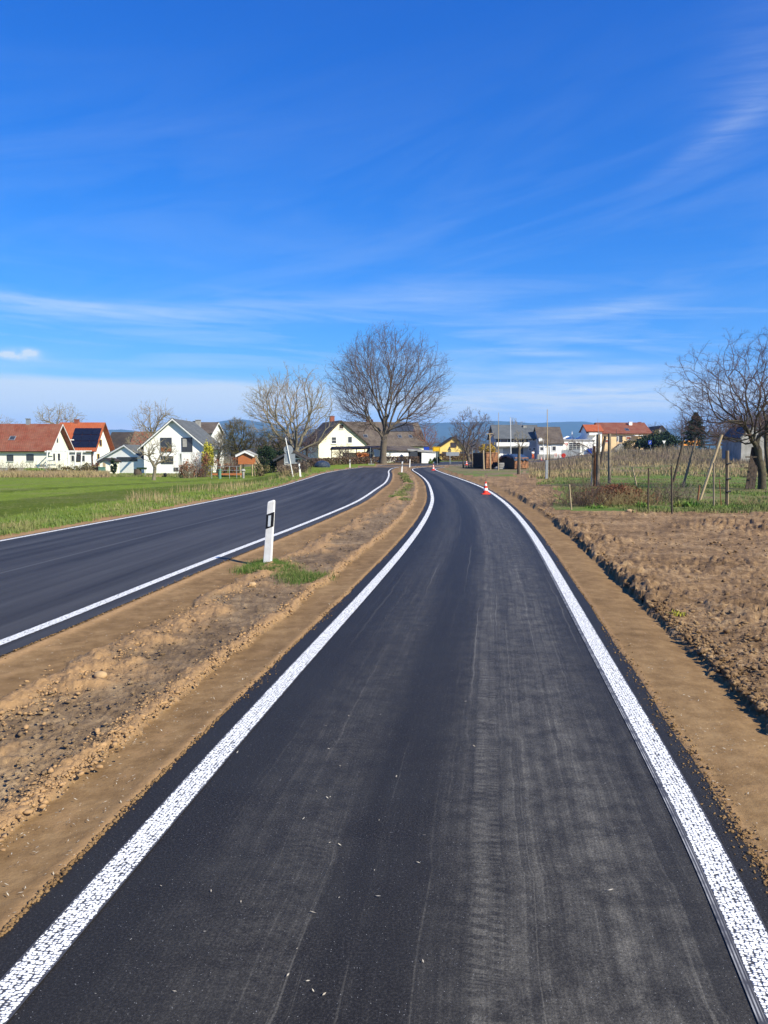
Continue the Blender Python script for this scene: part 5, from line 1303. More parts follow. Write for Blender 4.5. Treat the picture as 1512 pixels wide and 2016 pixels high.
stake((952.8, 925), (951.5, 886), .085, 'palewood', 'pale round stake before the left wood pile')
tpole = empty('wooden_post', tuple(G(966, 925)), 'tall T-shaped wooden post with cross bar before the left wood pile', 'post'); D = G(966, 925)[1]
mb = MB(); mb.tube(G(966, 925)-[0, 0, .2], P(964, 855, D), .065, n=6); mb.build('post', M['palewood'], tpole); mb = MB(); mb.tube(P(957, 855, D), P(971, 853.5, D), .05, n=4); mb.tube(P(964.5, 862, D), P(969, 856, D), .03, n=4); mb.build('cross_bar', M['palewood'], tpole)
stake((981, 927), (981.5, 812), .055, 'palewood', 'very tall thin pole between the two wood piles', 'pole', r1=.02, name='pole')
stake((1005, 926), (1005, 822), .07, 'whiteframe', 'tall white pole rising behind the blue tarp', 'pole', D=100, name='pole', r1=.04)
stake((1021, 935), (1021, 877), .13, 'rotten_and_shaded_wood', 'dark stake supporting the young tree before the blue tarp', r1=.07)
sapling((1023.5, 935), 0, (1023, 880), (1024, 848, 885, 34), .07, 'greywood', 'young tree with twiggy crown before the blue tarp', 50)
stake((1077.5, 943), (1077.5, 806), .05, 'palewood', 'very tall pale pole with grey guard at its foot', 'pole', r1=.022, name='pole')
c = G(1076, 943.5); D = c[1]; mb = MB(); mb.cbox(c-[0, 0, .1], .16, .16, Z(903, D)-c[2]); tag(mb.build('trunk_guard', M['galv']), 'grey box-shaped guard at the foot of the tall pale pole', 'guard')
stake((1082.8, 942), (1081, 880), .05, 'rotten_and_shaded_wood', 'dark stake right beside the tall pale pole', r1=.035)
sapling((1070, 905), 0, (1070, 880), (1073, 855, 883, 30), .08, 'whiteframe', 'small white-stemmed tree before the brown-roofed house', 40, D=150, twig='olive')
sapling((1165.5, 960), 0, (1168, 870), (1150, 858, 905, 90), .045, 'greywood', 'young tree with white-wrapped stem in front of the weed field', 40, twig='twig')
c = G(1165, 958); D = c[1]; mb = MB(); mb.tube(c+[-.02, -.04, 0], P(1167.3, 909, D)+[0, -.04, 0], .055, .05, 10); tag(mb.build('stem_wrap', M['white_plastic']), 'white spiral wrap round the stem of the young tree', 'tree wrap')
stake((1171, 960), (1170, 878), .07, 'oakwood', 'reddish-brown stake right of the white-wrapped stem', sq=True)
stake((1176.5, 960), (1178, 855), .11, 'greywood', 'thick grey round post right of the reddish stake', r1=.10, cat='post', name='wooden_post')
stake((1180, 920), (1191.5, 859), .13, 'rotten_and_shaded_wood', 'dark tilted post behind the thick grey round post', cat='post', name='wooden_post', r1=.14)
stake((1200, 954), (1200, 854), .095, 'greywood', 'straight grey post standing alone right of the tilted one', cat='post', name='wooden_post', r1=.09)
stake((1323, 952), (1346, 866), .075, 'rotten_and_shaded_wood', 'leftmost of the three long poles leaning to the right', cat='post', name='leaning_pole', r1=.06)
stake((1341, 962), (1371, 862), .06, 'greywood', 'middle one of the three long poles leaning to the right', cat='post', name='leaning_pole', r1=.05)
stake((1373, 988), (1421, 856), .042, 'palewood', 'longest of the three poles leaning to the right, mossy at the top', cat='post', name='leaning_pole', r1=.05)
stake((1256, 958), (1245, 919), .04, 'palewood', 'short pale stake leaning left behind the compost heap')
stake((1276, 1011), (1277, 921), .022, 'rotten_and_shaded_wood', 'thin dark stake at the right end of the compost heap')
stake((1324, 1014), (1322, 916), .024, 'rotten_and_shaded_wood', 'thin brown stake midway between compost heap and leaning poles')
stake((1406, 1002), (1405, 911), .026, 'greywood', 'thin grey stake left of the clamped stake')
stake((1372, 990), (1377, 955), .03, 'rust', 'short rusty stick at the foot of the longest leaning pole')
stake((1422, 1000), (1416, 944), .012, 'rust', 'thin rusty reed stalk left of the clamped stake')
stake((1127, 1008), (1121, 954), .020, 'palewood', 'pale leaning stake at the left end of the compost heap')
cs = empty('clamped_stake', tuple(G(1432, 1000)), 'dark stake with pale batten and three black clamps', 'stake'); D = G(1432, 1000)[1]; b0 = G(1432, 1000)
mb = MB(); mb.tube(b0-[.03, 0, .2], P(1430.5, 887, D), .032, n=6); mb.build('stake', M['rotten_and_shaded_wood'], cs); mb = MB(); mb.tube(b0+[.035, .03, -.2], P(1434.5, 887, D)+[0, .03, 0], .024, n=4); mb.build('batten', M['palewood'], cs)
for py in (913, 943, 968): mb = MB(); mb.tube(P(1429, py, D)-[0, .04, 0], P(1438, py-1, D)-[0, .04, 0], .03, n=6); mb.build('clamp', M['black_plastic'], cs)
# boards leaning at the fruit tree
D = 35; lb = empty('leaning_boards', tuple(GD(1474, D)), 'dark weathered boards with three cross slats leaning against the fruit tree', 'boards')
for k, dx in enumerate((0, 6.3, 12.6)):
    mb = MB(); a = P(1467+dx*1.05, 963, D-.3); mb.box(a, [.135, 0, 0], [0, .03, 0], P(1480+dx*.85, 880+k*2, D+.1)-a); mb.build('board', M['darkwood'], lb)
for py in (901, 922.5, 940): mb = MB(); a = P(1469+(942-py)*.12-6, py, D-.38+.006*(942-py)/2); mb.box(a, [.52, 0, 0], [0, .035, 0], [0, 0, .06]); mb.build('slat', M['rotten_and_shaded_wood'], lb)
# ------------------------------------------------------------------ compost heap and shrubs by it
g0 = G(1205, 1008); D = 24.0; c = GD(1212, D); ch = empty('compost_heap', tuple(c), 'rust-brown heap of cut stalks and dead leaves among stakes', 'heap')
v, f = leafcloud(c+[0, .4, .18], (1.15, .8, .40), 14000, .028, .7); mesh_obj('dead_leaves', v, f, M['rustdark'], ch)
v, f = leafcloud(c+[.08, .35, .46], (.55, .5, .20), 5500, .03, .7); mesh_obj('leaf_cap', v, f, M['rustdark'], ch)
v, f = stems(c-[0, .3, .1], (1.3, .7, 1), 420, .80, .006, .9); mesh_obj('stalks', v, f, M['dry'], ch)
v, f = stems(GD(1150, 23.4)-[0, 0, .05], (.75, .5, 1), 130, 1.25, .006, .7); e = empty('bare_bush', tuple(GD(1150, 23.4)), 'thin bare twigs fanning out left of the compost heap', 'bush'); mesh_obj('stems', v, f, M['twig'], e)
v, f = stems(GD(1303, 25.)-[0, 0, .05], (.8, .4, 1), 120, .9, .006, .6); e = empty('bare_bush', tuple(GD(1303, 25.)), 'low bare bush right of the compost heap', 'bush'); mesh_obj('stems', v, f, M['twig'], e)
v, f = stems(GD(1345, 27.)-[0, 0, .05], (.7, .4, 1), 90, .8, .006, .6); e = empty('bare_bush', tuple(GD(1345, 27.)), 'low bare bush at the feet of the leaning poles', 'bush'); mesh_obj('stems', v, f, M['twigpale'], e)
v, f = stems(GD(1100, 24.3)-[0, 0, .05], (.5, .3, 1), 60, .75, .005, .6); e = empty('bare_bush', tuple(GD(1100, 24.3)), 'sparse dry twigs at the edge of the dark soil', 'bush'); mesh_obj('stems', v, f, M['dry'], e)
v, f = stems(GD(1465, 24.)-[0, 0, .05], (1.0, .4, 1), 90, .5, .005, .7); e = empty('bare_bush', tuple(GD(1465, 24.)), 'low dry stalks in the grass at the right edge', 'bush'); mesh_obj('stems', v, f, M['dry'], e)
def leafy(name, px, D, rad, n, label, size=.035, mat='weedgreen', h=.2):
    g0 = GD(px, D); g0[2] += .02; k = n; a = rng.uniform(0, 2*np.pi, k); r0 = np.sqrt(rng.uniform(0, 1, k))*rad
    p = g0+np.column_stack([r0*np.cos(a), r0*np.sin(a)*.6, np.zeros(k)]); up = rng.uniform(.3, 1, k)*h
    o = blades(name, p, up*(1.3-r0/rad*.6), size, M[mat], .9); del o['kind']; return tag(o, label, 'plant')
leafy('leafy_weed', 1175, 22.6, .35, 160, 'dark leafy plant at the left foot of the compost heap')
leafy('leafy_weed', 1262, 22.6, .28, 150, 'leafy green plant at the right foot of the compost heap', h=.3)
leafy('leafy_weed', 1352, 23.2, .45, 260, 'large leafy green plant below the leaning poles', h=.32)
leafy('leafy_weed', 1338, 7.65, .11, 60, 'tiny yellowish weed on the ploughed soil', size=.012, h=.06, mat='willow')
# ------------------------------------------------------------------ grass tufts on the median
def tuft(label, pts_px, n, h, w, mats=('blade', 'blade2'), name='grass_tuft'):
    q = np.array([G(*p) for p in pts_px]); k = rng.integers(0, len(q), n); p = q[k]+np.column_stack([rng.normal(size=(n, 2))*.11*np.array([1., 1.2]), np.zeros(n)])
    e = empty(name, tuple(q[0]), label, 'grass tuft')
    m = n*3//5
    blades('blades', p[:m]+[0, 0, -.01], rng.uniform(.4, 1, m)*h, w, M[mats[0]], .85, parent=e); blades('pale_blades', p[m:]+[0, 0, -.01], rng.uniform(.4, 1.1, n-m)*h, w, M[mats[1]], .95, parent=e)
    return e
tuft('bright green grass tuft around the foot of the near marker post', [(545,1115),(552,1118),(560,1117),(538,1118),(505,1118),(520,1120),(535,1116),(545,1122),(560,1124),(575,1130),(590,1136),(600,1140),(585,1145),(570,1135),(528,1108),(540,1110),(610,1138),(625,1136),(515,1112),(490,1124)], 15000, .085, .0045, ('tuftgreen', 'blade'))
tuft('sparse grass patch half way along the far median', [(795,985),(790,970),(800,962),(780,978),(805,956),(792,976),(797,966),(803,960),(788,974)], 2200, .13, .02)
tuft('small green grass tuft at the tip of the median', [(795,936),(798,940),(800,946),(790,934),(803,950),(796,942)], 2200, .22, .03)
# ------------------------------------------------------------------ worker and barriers far off
D = 150; c = GD(1047.5, D); c[2] = max(c[2], Z(904, D)); pr = empty('person', tuple(c), 'worker in white shirt and orange trousers beyond the blue tarp', 'person')
def skin_body(name, pts, edges, rad, mat, parent):
    me = bpy.data.meshes.new(name); me.from_pydata(pts, edges, []); me.update(); me.materials.append(M[mat]); o = bpy.data.objects.new(name, me); COL.objects.link(o); o.parent = parent
    md = o.modifiers.new('skin', 'SKIN')
    for i, r in enumerate(rad): me.skin_vertices[0].data[i].radius = (r, r)
    me.skin_vertices[0].data[0].use_root = True
    s2 = o.modifiers.new('sub', 'SUBSURF'); s2.levels = 1; s2.render_levels = 1; return o
M['skin'] = simple('skin', (.50,.30,.21), None, 3, .6); M['hair'] = simple('dark_hair', (.03,.02,.015), None, 3, .8)
body_pts = [(0,0,.95),(0,-.02,1.15),(0,-.04,1.38),(0,-.05,1.50),(0,-.08,1.66),(-.19,-.03,1.40),(-.25,-.05,1.14),(-.22,-.22,.96),(.19,-.03,1.40),(.25,-.10,1.14),(.20,-.28,.98),(-.10,0,.90),(-.13,-.04,.50),(-.14,.03,.08),(-.15,-.12,.04),(.10,0,.90),(.15,-.02,.50),(.17,.05,.08),(.18,-.10,.04)]
skin_body('body', body_pts, [(0,1),(1,2),(2,3),(3,4),(2,5),(5,6),(6,7),(2,8),(8,9),(9,10),(0,11),(11,12),(12,13),(13,14),(0,15),(15,16),(16,17),(17,18)], [.13,.13,.15,.055,.10,.065,.05,.04,.065,.05,.04,.09,.065,.05,.045,.09,.065,.05,.045], 'skin', pr)
skin_body('shirt', [(0,0,1.0),(0,-.02,1.15),(0,-.04,1.38),(-.19,-.03,1.40),(-.24,-.05,1.18),(.19,-.03,1.40),(.24,-.09,1.18)], [(0,1),(1,2),(2,3),(3,4),(2,5),(5,6)], [.155,.155,.17,.085,.075,.085,.075], 'white', pr)
skin_body('trousers', [(0,0,.95),(-.10,0,.88),(-.13,-.04,.50),(-.14,.03,.12),(.10,0,.88),(.15,-.02,.50),(.17,.05,.12)], [(0,1),(1,2),(2,3),(0,4),(4,5),(5,6)], [.15,.11,.09,.075,.11,.09,.075], 'orange', pr)
mb = MB(); mb.lathe((0, -.075, 1.66), [(.10, 0), (.105, .06), (.07, .12), (.02, .14)], 12); o = mb.build('hair', M['hair']); o.parent = pr
D = 152
def barrier(px0, px1, pyt, label, mat='orange'):
    a, b = GD(px0, D), GD(px1, D); zt = Z(pyt, D); e = empty('safety_barrier', tuple(a), label, 'barrier'); mb = MB(); d = b-a; d[2] = 0; h = zt-a[2]
    for k in range(3): mb = MB(); mb.box(a+[0, 0, h*(.35+.27*k)], d, [0, .05, 0], [0, 0, .13]); mb.build('board', M[mat], e)
    for t in (.05, .5, .95): mb = MB(); mb.tube(a+d*t-[0, 0, .1], a+d*t+[0, 0, h], .04, n=6); mb.tube(a+d*t+[0, 0, h*.9], a+d*t+[.1, -.35, 0], .03, n=6); mb.build('leg', M['white_plastic'], e)
barrier(1089, 1095, 893, 'orange safety barrier to the right of the tall pale pole'); barrier(1099, 1101.5, 895, 'narrow red and white barrier between orange barrier and red drum', 'red')
c = GD(1107.5, D); c[2] = Z(904, D) if Z(904, D) > c[2] else c[2]; mb = MB(); mb.tube(c+[0, 0, .45], c+[.1, .25, .45], .42, n=20); mb.lathe(c-[0, 0, .2], [(.12, 0), (.1, .5)], 8); tag(mb.build('cable_drum', M['red']), 'red round drum on the ground right of the orange barrier', 'drum')
cone(GD(1064, 150), 'distant traffic cone before the concrete plinth of the brown-roofed house', 1.3)
# orange roofed stall behind the field
D = 178; st = empty('market_tent', tuple(GD(1362, D)), 'bright orange tarpaulin roof behind the weed field', 'tent'); mb = MB(); a, b = P(1347, 877, D), P(1380, 877, D); g_ = float(T(a[0], D))
mb.box(P(1346, 877, D), b-a, [0, 3.5, 0], [.5, 1.2, Z(867.5, D)-a[2]]); mb.build('canopy', M['orange_tarp'], st)
mb = MB(); 
for t in (0.02, .5, .97):
    q = a+(b-a)*t; mb = MB(); mb.tube((q[0], D+.5, g_-.3), (q[0], D+.5, q[2]+.3), .06); mb.build('post', M['darkmetal'], st)
lf = empty('low_shed', tuple(GD(1410, 182)), 'long low dark shed roof at the far edge of the weed field', 'shed'); D = 182; mb = MB(); a, b = P(1383, 877, D), P(1445, 877, D); mb.box(a, b-a, [0, 4, 0], [0, 0, .35]); mb.build('roof', M['darkwood'], lf); mb = MB()
for t in (.02, .25, .5, .75, .98): q = a+(b-a)*t; mb = MB(); mb.tube((q[0], D+.4, g_-.3), (q[0], D+.4, q[2]+.05), .08); mb.build('post', M['darkwood'], lf)
# utility masts
stake((1179, 895), (1176.5, 824), .07, 'galv', 'thin street light mast before the red-roofed houses', 'mast', D=205, name='mast', r1=.03)
stake((1213, 880), (1213, 845), .05, 'darkmetal', 'thin dark lamp post before the peach house', 'lamp post', D=185, name='lamp_post')
stake((1414, 880), (1415, 858), .09, 'palewood', 'pale wooden post before the far woodland', 'post', D=150, name='wooden_post')
stake((833, 890), (862, 858), .03, 'galv', 'thin mast behind the yellow sign', 'mast', D=150, name='mast') if False else None

# ------------------------------------------------------------------ far woodland (reads as one mass)
def wood_proto(H, seed, n=70):
    tips = crown_tips(np.array([0, 0, H*.62]), (H*.32, H*.32, H*.38), n, .2, -.95)
    Pn, par, Dn = tree_graph(np.array([0, 0, 0.]), [np.array([0, 0, H*.25]), np.array([0, 0, H*.4])], tips, .35, H*.07, .35)
    r, c = grow(Pn, par, Dn, H*.0028, .5, H*.02); a, b = wood(Pn, par, Dn, r, 9., 4, 3)
    t = twigs(Pn, par, Dn, r, H*.0066, 3, H*.10, H*.0016, .3, 0., 2, 3); return cat2(a, b, t)
protos = [wood_proto(10., s) for s in range(4)]
def woodland(name, spots, mat):
    L = []
    for (x, y, h) in spots:
        v, f = protos[rng.integers(0, 4)]; a = rng.uniform(0, 6.28); s = h/10.
        w = v*s; w = np.column_stack([w[:, 0]*math.cos(a)-w[:, 1]*math.sin(a)+x, w[:, 0]*math.sin(a)+w[:, 1]*math.cos(a)+y, w[:, 2]+float(T(x, y))-.3]); L.append((w, f))
    v, f = cat2(*L); return tag(mesh_obj(name, v, f, M[mat]), kind='stuff')
sp = []
def fill(px0, px1, D0, D1, top, n, jit=.25):
    for k in range(n):
        px = rng.uniform(px0, px1); D = rng.uniform(D0, D1); g_ = GD(px, D); t = np.interp(px, [p[0] for p in top], [p[1] for p in top]); h = (Z(t, D)-g_[2])*rng.uniform(1-jit, 1.03)
        sp.append((g_[0], D, max(h, 2.)))
fill(1268, 1620, 235, 300, [(1268, 838), (1290, 822), (1320, 818), (1345, 812), (1400, 806), (1450, 800), (1520, 790), (1620, 790)], 34)
fill(1400, 1560, 130, 170, [(1400, 838), (1430, 826), (1480, 815), (1560, 810)], 12)
woodland('far_woodland', sp, 'twig'); sp = []
fill(828, 960, 250, 330, [(828, 862), (860, 857), (960, 860)], 22); fill(1095, 1165, 260, 330, [(1095, 860), (1165, 862)], 14); fill(960, 1100, 260, 330, [(960, 862), (1100, 862)], 12)
fill(640, 830, 200, 260, [(640, 850), (830, 850)], 14); fill(420, 640, 170, 230, [(420, 868), (480, 858), (560, 850), (640, 850)], 26); fill(-260, 260, 200, 260, [(-260, 858), (260, 860)], 20); fill(1620, 2300, 200, 300, [(1620, 810), (2300, 830)], 26)
woodland('distant_woods', sp, 'twig')

# ------------------------------------------------------------------ loose clods, stones, litter
def ico():
    t = (1+5**.5)/2; V = np.array([(-1,t,0),(1,t,0),(-1,-t,0),(1,-t,0),(0,-1,t),(0,1,t),(0,-1,-t),(0,1,-t),(t,0,-1),(t,0,1),(-t,0,-1),(-t,0,1)], float)/math.sqrt(1+t*t)
    Fc = np.array([(0,11,5),(0,5,1),(0,1,7),(0,7,10),(0,10,11),(1,5,9),(5,11,4),(11,10,2),(10,7,6),(7,1,8),(3,9,4),(3,4,2),(3,2,6),(3,6,8),(3,8,9),(4,9,5),(2,4,11),(6,2,10),(8,6,7),(9,8,1)]); return V, Fc
IV, IF = ico()
def clods(name, p, size, mat, flat=.65):
    n = len(p); s = size[:, None, None]*(1+.33*rng.normal(size=(n, 12, 1)).clip(-1.8, 1.8)); V = IV[None]*s*np.array([1, 1, flat]); a = rng.uniform(0, 6.28, n)
    ca, sa_ = np.cos(a)[:, None], np.sin(a)[:, None]; st = rng.uniform(.7, 1.5, n)[:, None]
    X_ = V[:, :, 0]*st; V = np.stack([X_*ca-V[:, :, 1]*sa_, X_*sa_+V[:, :, 1]*ca, V[:, :, 2]], -1)+p[:, None, :]
    Fc = (IF[None]+np.arange(n)[:, None, None]*12).reshape(-1, 3)
    return tag(mesh_obj(name, V.reshape(-1, 3), Fc, M[mat]), kind='stuff')
YB = int(np.argmax(LB[:, 1] > 38)); YC = int(np.argmax(LC[:, 1] > 36)); YD = int(np.argmax(LD[:, 1] > 36))
def between(n, ylo, yhi):
    """random points in the median: t = share of the way from B to C"""
    y = 1/((1-rng.uniform(size=n))/ylo+rng.uniform(size=n)*0+ (0)); y = 1/(rng.uniform(1/yhi, 1/ylo, n))
    xb = np.interp(y, LB[:YB, 1], LB[:YB, 0]); xc = np.interp(y, LC[:YC, 1], LC[:YC, 0]); return y, xb, xc
M['tanclod'] = simple('tan_soil_crumbs', (.38,.235,.115), (.27,.165,.08), 9, .95, .004, 60)
n = 13000; y, xb, xc = between(n, 2.6, 30); w = xc-xb
bnd = rng.uniform(size=n); fB = (1.02+.22+rng.normal(size=n)*.13); fC = (.63+.07+rng.normal(size=n)*.06)
x = np.where(bnd < .38, xb+fB, np.where(bnd < .72, xc-fC, rng.uniform(xb+1.05, xc-.62)))
p = np.column_stack([x, y, T(x, y)+.012]); tanm = bnd < .72
sz = rng.gamma(1.4, .0030, n).clip(.0018, .020)*(1+.02*y)
clods('sandy_clods', p[tanm]+[0, 0, .010], sz[tanm], 'tanclod'); clods('dark_clods', p[~tanm]+[0, 0, .008], sz[~tanm]*1.1, 'soil')
n = 13000; y = 1/rng.uniform(1/24., 1/2.6, n); xd = np.interp(y, LD[:YD, 1], LD[:YD, 0]); x = np.where(rng.uniform(size=n) < .3, xd+.80+np.abs(rng.normal(size=n))*.10, xd+.85+rng.uniform(size=n)*y*.62)
clods('field_clods', np.column_stack([x, y, T(x, y)+.032+rng.normal(size=n)*.008]), rng.gamma(1.6, .0065, n).clip(.003, .035)*(.8+.03*y), 'field')
c = G(196, 1338); mb = MB()
def rock(px, py, s, label):
    c = G(px, py); v = IV*s*np.array([1.2, 1, .8])*(1+.15*rng.normal(size=(12, 1))); o = mesh_obj('rock', v+c+[0, 0, s*.55], IF, M['stone']); md = o.modifiers.new('s', 'SUBSURF'); md.levels = 1; md.render_levels = 2; tag(o, label, 'rock')
rock(198, 1336, .052, 'fist-sized tan stone lying on the near median soil'); rock(496, 1156, .06, 'small tan clod just below the grass tuft'); rock(1240, 1011, .11, 'tan stone at the foot of the compost heap')
# husks and chips on the path
def litter(name, x, y, z, s, mat, asp=3.):
    n = len(x); a = rng.uniform(0, 6.28, n); d = np.column_stack([np.cos(a), np.sin(a), rng.uniform(-.1, .35, n)]); q = np.column_stack([-np.sin(a), np.cos(a), rng.uniform(-.3, .3, n)]); p = np.column_stack([x, y, z]); s = s[:, None]
    V = np.stack([p-d*s, p+q*s/asp, p+d*s, p-q*s/asp], 1).reshape(-1, 3)
    return tag(mesh_obj(name, V, np.arange(4*n).reshape(-1, 4), M[mat]), kind='stuff')
for (LN, dd, nm) in ((LC, -.20, 'sand_crumbs'), (LD, .17, 'sand_crumbs'), (LB, .28, 'sand_crumbs')):
    n = 2600; C_ = offset(LN, dd); k = C_[:, 1] < 34; k[:3] = False; C_ = C_[k]; y = 1/rng.uniform(1/30., 1/2.4, n); x = np.interp(y, C_[:, 1], C_[:, 0]); j = rng.normal(size=n)*.022*(.3+1.6*sm(.45, .7, fbm(y*.9, y*0+dd*9, 3, 13))); x = x+j+(.008 if dd > 0 else -.008)
    clods(nm, np.column_stack([x, y, T(x, y)+.002]), rng.gamma(1.5, .0019, n).clip(.001, .008)*(1+.03*y), 'sand')
M['husk'] = simple('pale_catkin_husks', (.55,.50,.40), (.42,.36,.27), 30, .8)
M['straw'] = simple('straw_bits', (.46,.33,.19), (.30,.20,.11), 30, .9)
n = 60; y = 1/rng.uniform(1/14., 1/2.2, n); xc = np.interp(y, LC[:YC, 1], LC[:YC, 0]); x = xc+.1+rng.uniform(0, 2.2, n)**1.; k = rng.uniform(size=n) < .6; x[k] = xc[k]+.75+rng.normal(size=k.sum())*.32
litter('catkin_husks', x, y, np.full(n, .008), rng.uniform(.004, .013, n), 'husk', 3.4)
n = 1400; y = 1/rng.uniform(1/16., 1/2.4, n); xd = np.interp(y, LD[:YD, 1], LD[:YD, 0]); xc = np.interp(y, LC[:YC, 1], LC[:YC, 0]); xb = np.interp(y, LB[:YB, 1], LB[:YB, 0]); t = rng.uniform(size=n)
x = np.where(t < .25, xd+.2+rng.uniform(size=n)*.55, np.where(t < .6, xc-.22-rng.uniform(size=n)*.4, xb+.3+rng.uniform(size=n)*.7))
litter('straw_chips', x, y, T(x, y)+.006, rng.uniform(.004, .013, n), 'husk', 5.)
n = 6500; y = 1/rng.uniform(1/22., 1/2.8, n); xd = np.interp(y, LD[:YD, 1], LD[:YD, 0]); x = xd+.9+rng.uniform(size=n)*y*.6
litter('root_chips', x, y, T(x, y)+.055+rng.normal(size=n)*.015, rng.gamma(2., .007, n).clip(.004, .035), 'straw', 6.)

# ------------------------------------------------------------------ haze, sky, sun, camera
SUN_EL, SUN_AZ = R(36), math.atan2(.77, -.64)          # azimuth measured from +Y towards +X
hz = MB(); hz.box((-9000, -300, -6), (18000, 0, 0), (0, 9500, 0), (0, 0, 420)); hzo = hz.build('haze', None)
m = bpy.data.materials.new('haze_air'); m.use_nodes = True; nt = m.node_tree; nt.nodes.clear(); out = nt.nodes.new('ShaderNodeOutputMaterial'); pv = nt.nodes.new('ShaderNodeVolumePrincipled')
pv.inputs['Color'].default_value = (.29, .55, 1, 1); pv.inputs['Density'].default_value = 1.1e-4; pv.inputs['Anisotropy'].default_value = 0.0
nt.links.new(pv.outputs[0], out.inputs['Volume']); hzo.data.materials.append(m); tag(hzo, kind='stuff')
w = bpy.data.worlds.new('World'); scene.world = w; w.use_nodes = True; t = NT(w.node_tree); bg = w.node_tree.nodes['Background']
sky = t.node('ShaderNodeTexSky'); sky.sky_type = 'NISHITA'; sky.sun_disc = False; sky.sun_elevation = SUN_EL; sky.sun_rotation = SUN_AZ
sky.altitude = 200; sky.air_density = 1.0; sky.dust_density = .25; sky.ozone_density = 2.2
hs = t.node('ShaderNodeHueSaturation'); hs.inputs['Saturation'].default_value = 1.28; hs.inputs['Value'].default_value = 1.0; t.link(sky.outputs[0], hs.inputs['Color'])
sc_ = t.node('ShaderNodeSeparateColor'); t.link(hs.outputs[0], sc_.inputs[0]); cc_ = t.node('ShaderNodeCombineColor')
for i_, (a_, p_) in enumerate(((.135, 1.8), (.70, .98), (1.96, .73))): t.link(t.math('MINIMUM', t.math('MULTIPLY', t.math('POWER', sc_.outputs[i_], p_), a_), 7.4), cc_.inputs[i_])
co = t.node('ShaderNodeTexCoord'); sp_ = t.node('ShaderNodeSeparateXYZ'); t.link(co.outputs['Generated'], sp_.inputs[0]); gx, gy, gz = sp_.outputs
az = t.math('ARCTAN2', gx, gy); el = t.math('ARCSINE', gz)
def gauss(v, c, s): d = t.math('DIVIDE', t.math('SUBTRACT', v, c), s); return t.math('POWER', 2.718, t.math('MULTIPLY', t.math('MULTIPLY', d, d), -1.))
def comb(a, b, c=0.): n = t.node('ShaderNodeCombineXYZ'); t.set(n.inputs[0], a); t.set(n.inputs[1], b); t.set(n.inputs[2], c); return n.outputs[0]
A2D = lambda px, py: (math.atan2(ray(px, py)[0], ray(px, py)[1]), math.asin(ray(px, py)[2]/np.linalg.norm(ray(px, py))))
v1 = comb(t.math('MULTIPLY', az, 3.), t.math('MULTIPLY', t.math('ADD', el, t.math('MULTIPLY', az, .04)), 34.))
n1_ = t.ramp(t.noise(1.1, 8, .62, v1, .6), [(.46, 0.), (.74, 1.)])
v2 = comb(t.math('MULTIPLY', az, 1.6), t.math('MULTIPLY', t.math('SUBTRACT', el, t.math('MULTIPLY', az, .25)), 9.), 5.)
n2_ = t.ramp(t.noise(1.3, 8, .6, v2, .8), [(.44, 0.), (.8, 1.)])
cl = t.math('MULTIPLY', n1_, t.math('MULTIPLY', gauss(el, .13, .07), .42))
cl = t.math('ADD', cl, t.math('MULTIPLY', n2_, t.math('MULTIPLY', gauss(el, .26, .16), .13)))
def streak_(px, py, sa, se, tilt, k, nz=True):
    a0, e0_ = A2D(px, py); e1_ = t.math('SUBTRACT', t.math('SUBTRACT', el, e0_), t.math('MULTIPLY', t.math('SUBTRACT', az, a0), tilt))
    g_ = t.math('MULTIPLY', gauss(az, a0, sa), gauss(e1_, 0., se)); g_ = t.math('MULTIPLY', g_, k)
    if nz: g_ = t.math('MULTIPLY', g_, t.ramp(t.noise(3.2, 7, .65, v1, .5), [(.30, .25), (.62, 1.)]))
    return g_
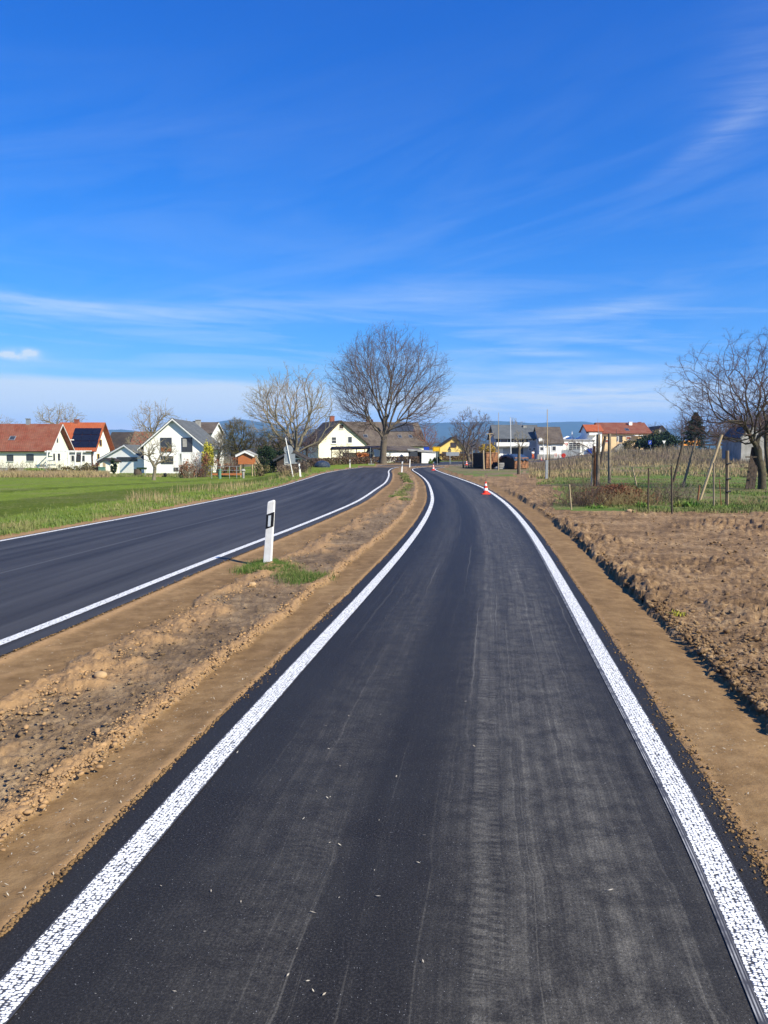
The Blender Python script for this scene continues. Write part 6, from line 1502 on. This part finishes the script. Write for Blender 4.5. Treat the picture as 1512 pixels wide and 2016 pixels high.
# low bright bank over the left horizon with a crisp upper edge
a0, e0_ = A2D(250, 742); edge = t.math('SUBTRACT', t.math('ADD', e0_, t.math('MULTIPLY', t.math('SUBTRACT', t.noise(2.0, 5, .6, v1), .5), .010)), el)
bank = t.math('MULTIPLY', t.ramp(t.math('ADD', t.math('MULTIPLY', edge, 20.), .1), [(.08, 0.), (.30, 1.)]), gauss(el, e0_-.018, .040)); bank = t.math('MULTIPLY', bank, t.ramp(t.math('ADD', t.math('MULTIPLY', az, -1.), .5), [(.50, 0.), (.70, .95)]))
cl = t.math('ADD', cl, bank)
for a_ in ((330, 612, .16, .009, .03, .20), (60, 596, .16, .010, -.05, .30), (800, 590, .16, .018, .03, .16), (1470, 220, .05, .030, .6, .10), (1390, 285, .07, .012, .5, .10), (1490, 130, .06, .06, .3, .09), (1100, 730, .20, .010, .0, .50), (1130, 762, .18, .008, .0, .6), (1150, 785, .25, .016, .0, .5), (700, 800, .5, .014, 0, .35), (1040, 694, .07, .004, -.05, .6), (1000, 800, .6, .020, 0, .55), (1200, 610, .10, .010, .1, .3)): cl = t.math('ADD', cl, streak_(*a_))
# small cumulus at the left edge
for (px, py, sa, se, k) in ((42, 698, .020, .006, 1.1), (60, 694, .008, .004, .9), (12, 698, .012, .003, .8)): cl = t.math('ADD', cl, t.math('MULTIPLY', streak_(px, py, sa, se, 0., k, False), t.ramp(t.noise(60, 5, .6, co.outputs['Generated']), [(.35, .3), (.6, 1.)])))
cl = t.math('MINIMUM', t.math('MAXIMUM', cl, 0.), .95)
col = t.mix(cl, cc_.outputs[0], (5.3, 6.1, 6.7))
t.link(col, bg.inputs['Color']); bg.inputs['Strength'].default_value = .085
sun = bpy.data.lights.new('sun', 'SUN'); sun.energy = 5.0; sun.angle = R(.53); sun.color = (1., .93, .74)
so = bpy.data.objects.new('sun', sun); COL.objects.link(so)
sd_ = Vector((math.sin(SUN_AZ)*math.cos(SUN_EL), math.cos(SUN_AZ)*math.cos(SUN_EL), math.sin(SUN_EL)))
so.rotation_euler = sd_.to_track_quat('Z', 'Y').to_euler(); so.location = (30, -20, 60)
cam = bpy.data.cameras.new('camera'); cam.sensor_fit = 'VERTICAL'; cam.sensor_height = 24; cam.lens = F/2016*24
cam.clip_start = .05; cam.clip_end = 40000
co_ = bpy.data.objects.new('camera', cam); COL.objects.link(co_); co_.location = (0, 0, H0); co_.rotation_euler = (math.pi/2-TH, 0, 0); scene.camera = co_
scene.view_settings.view_transform = 'Standard'; scene.view_settings.look = 'None'; scene.view_settings.exposure = .76; scene.view_settings.gamma = 1
scene.cycles.volume_bounces = 1; scene.cycles.max_bounces = 6; scene.cycles.transparent_max_bounces = 8
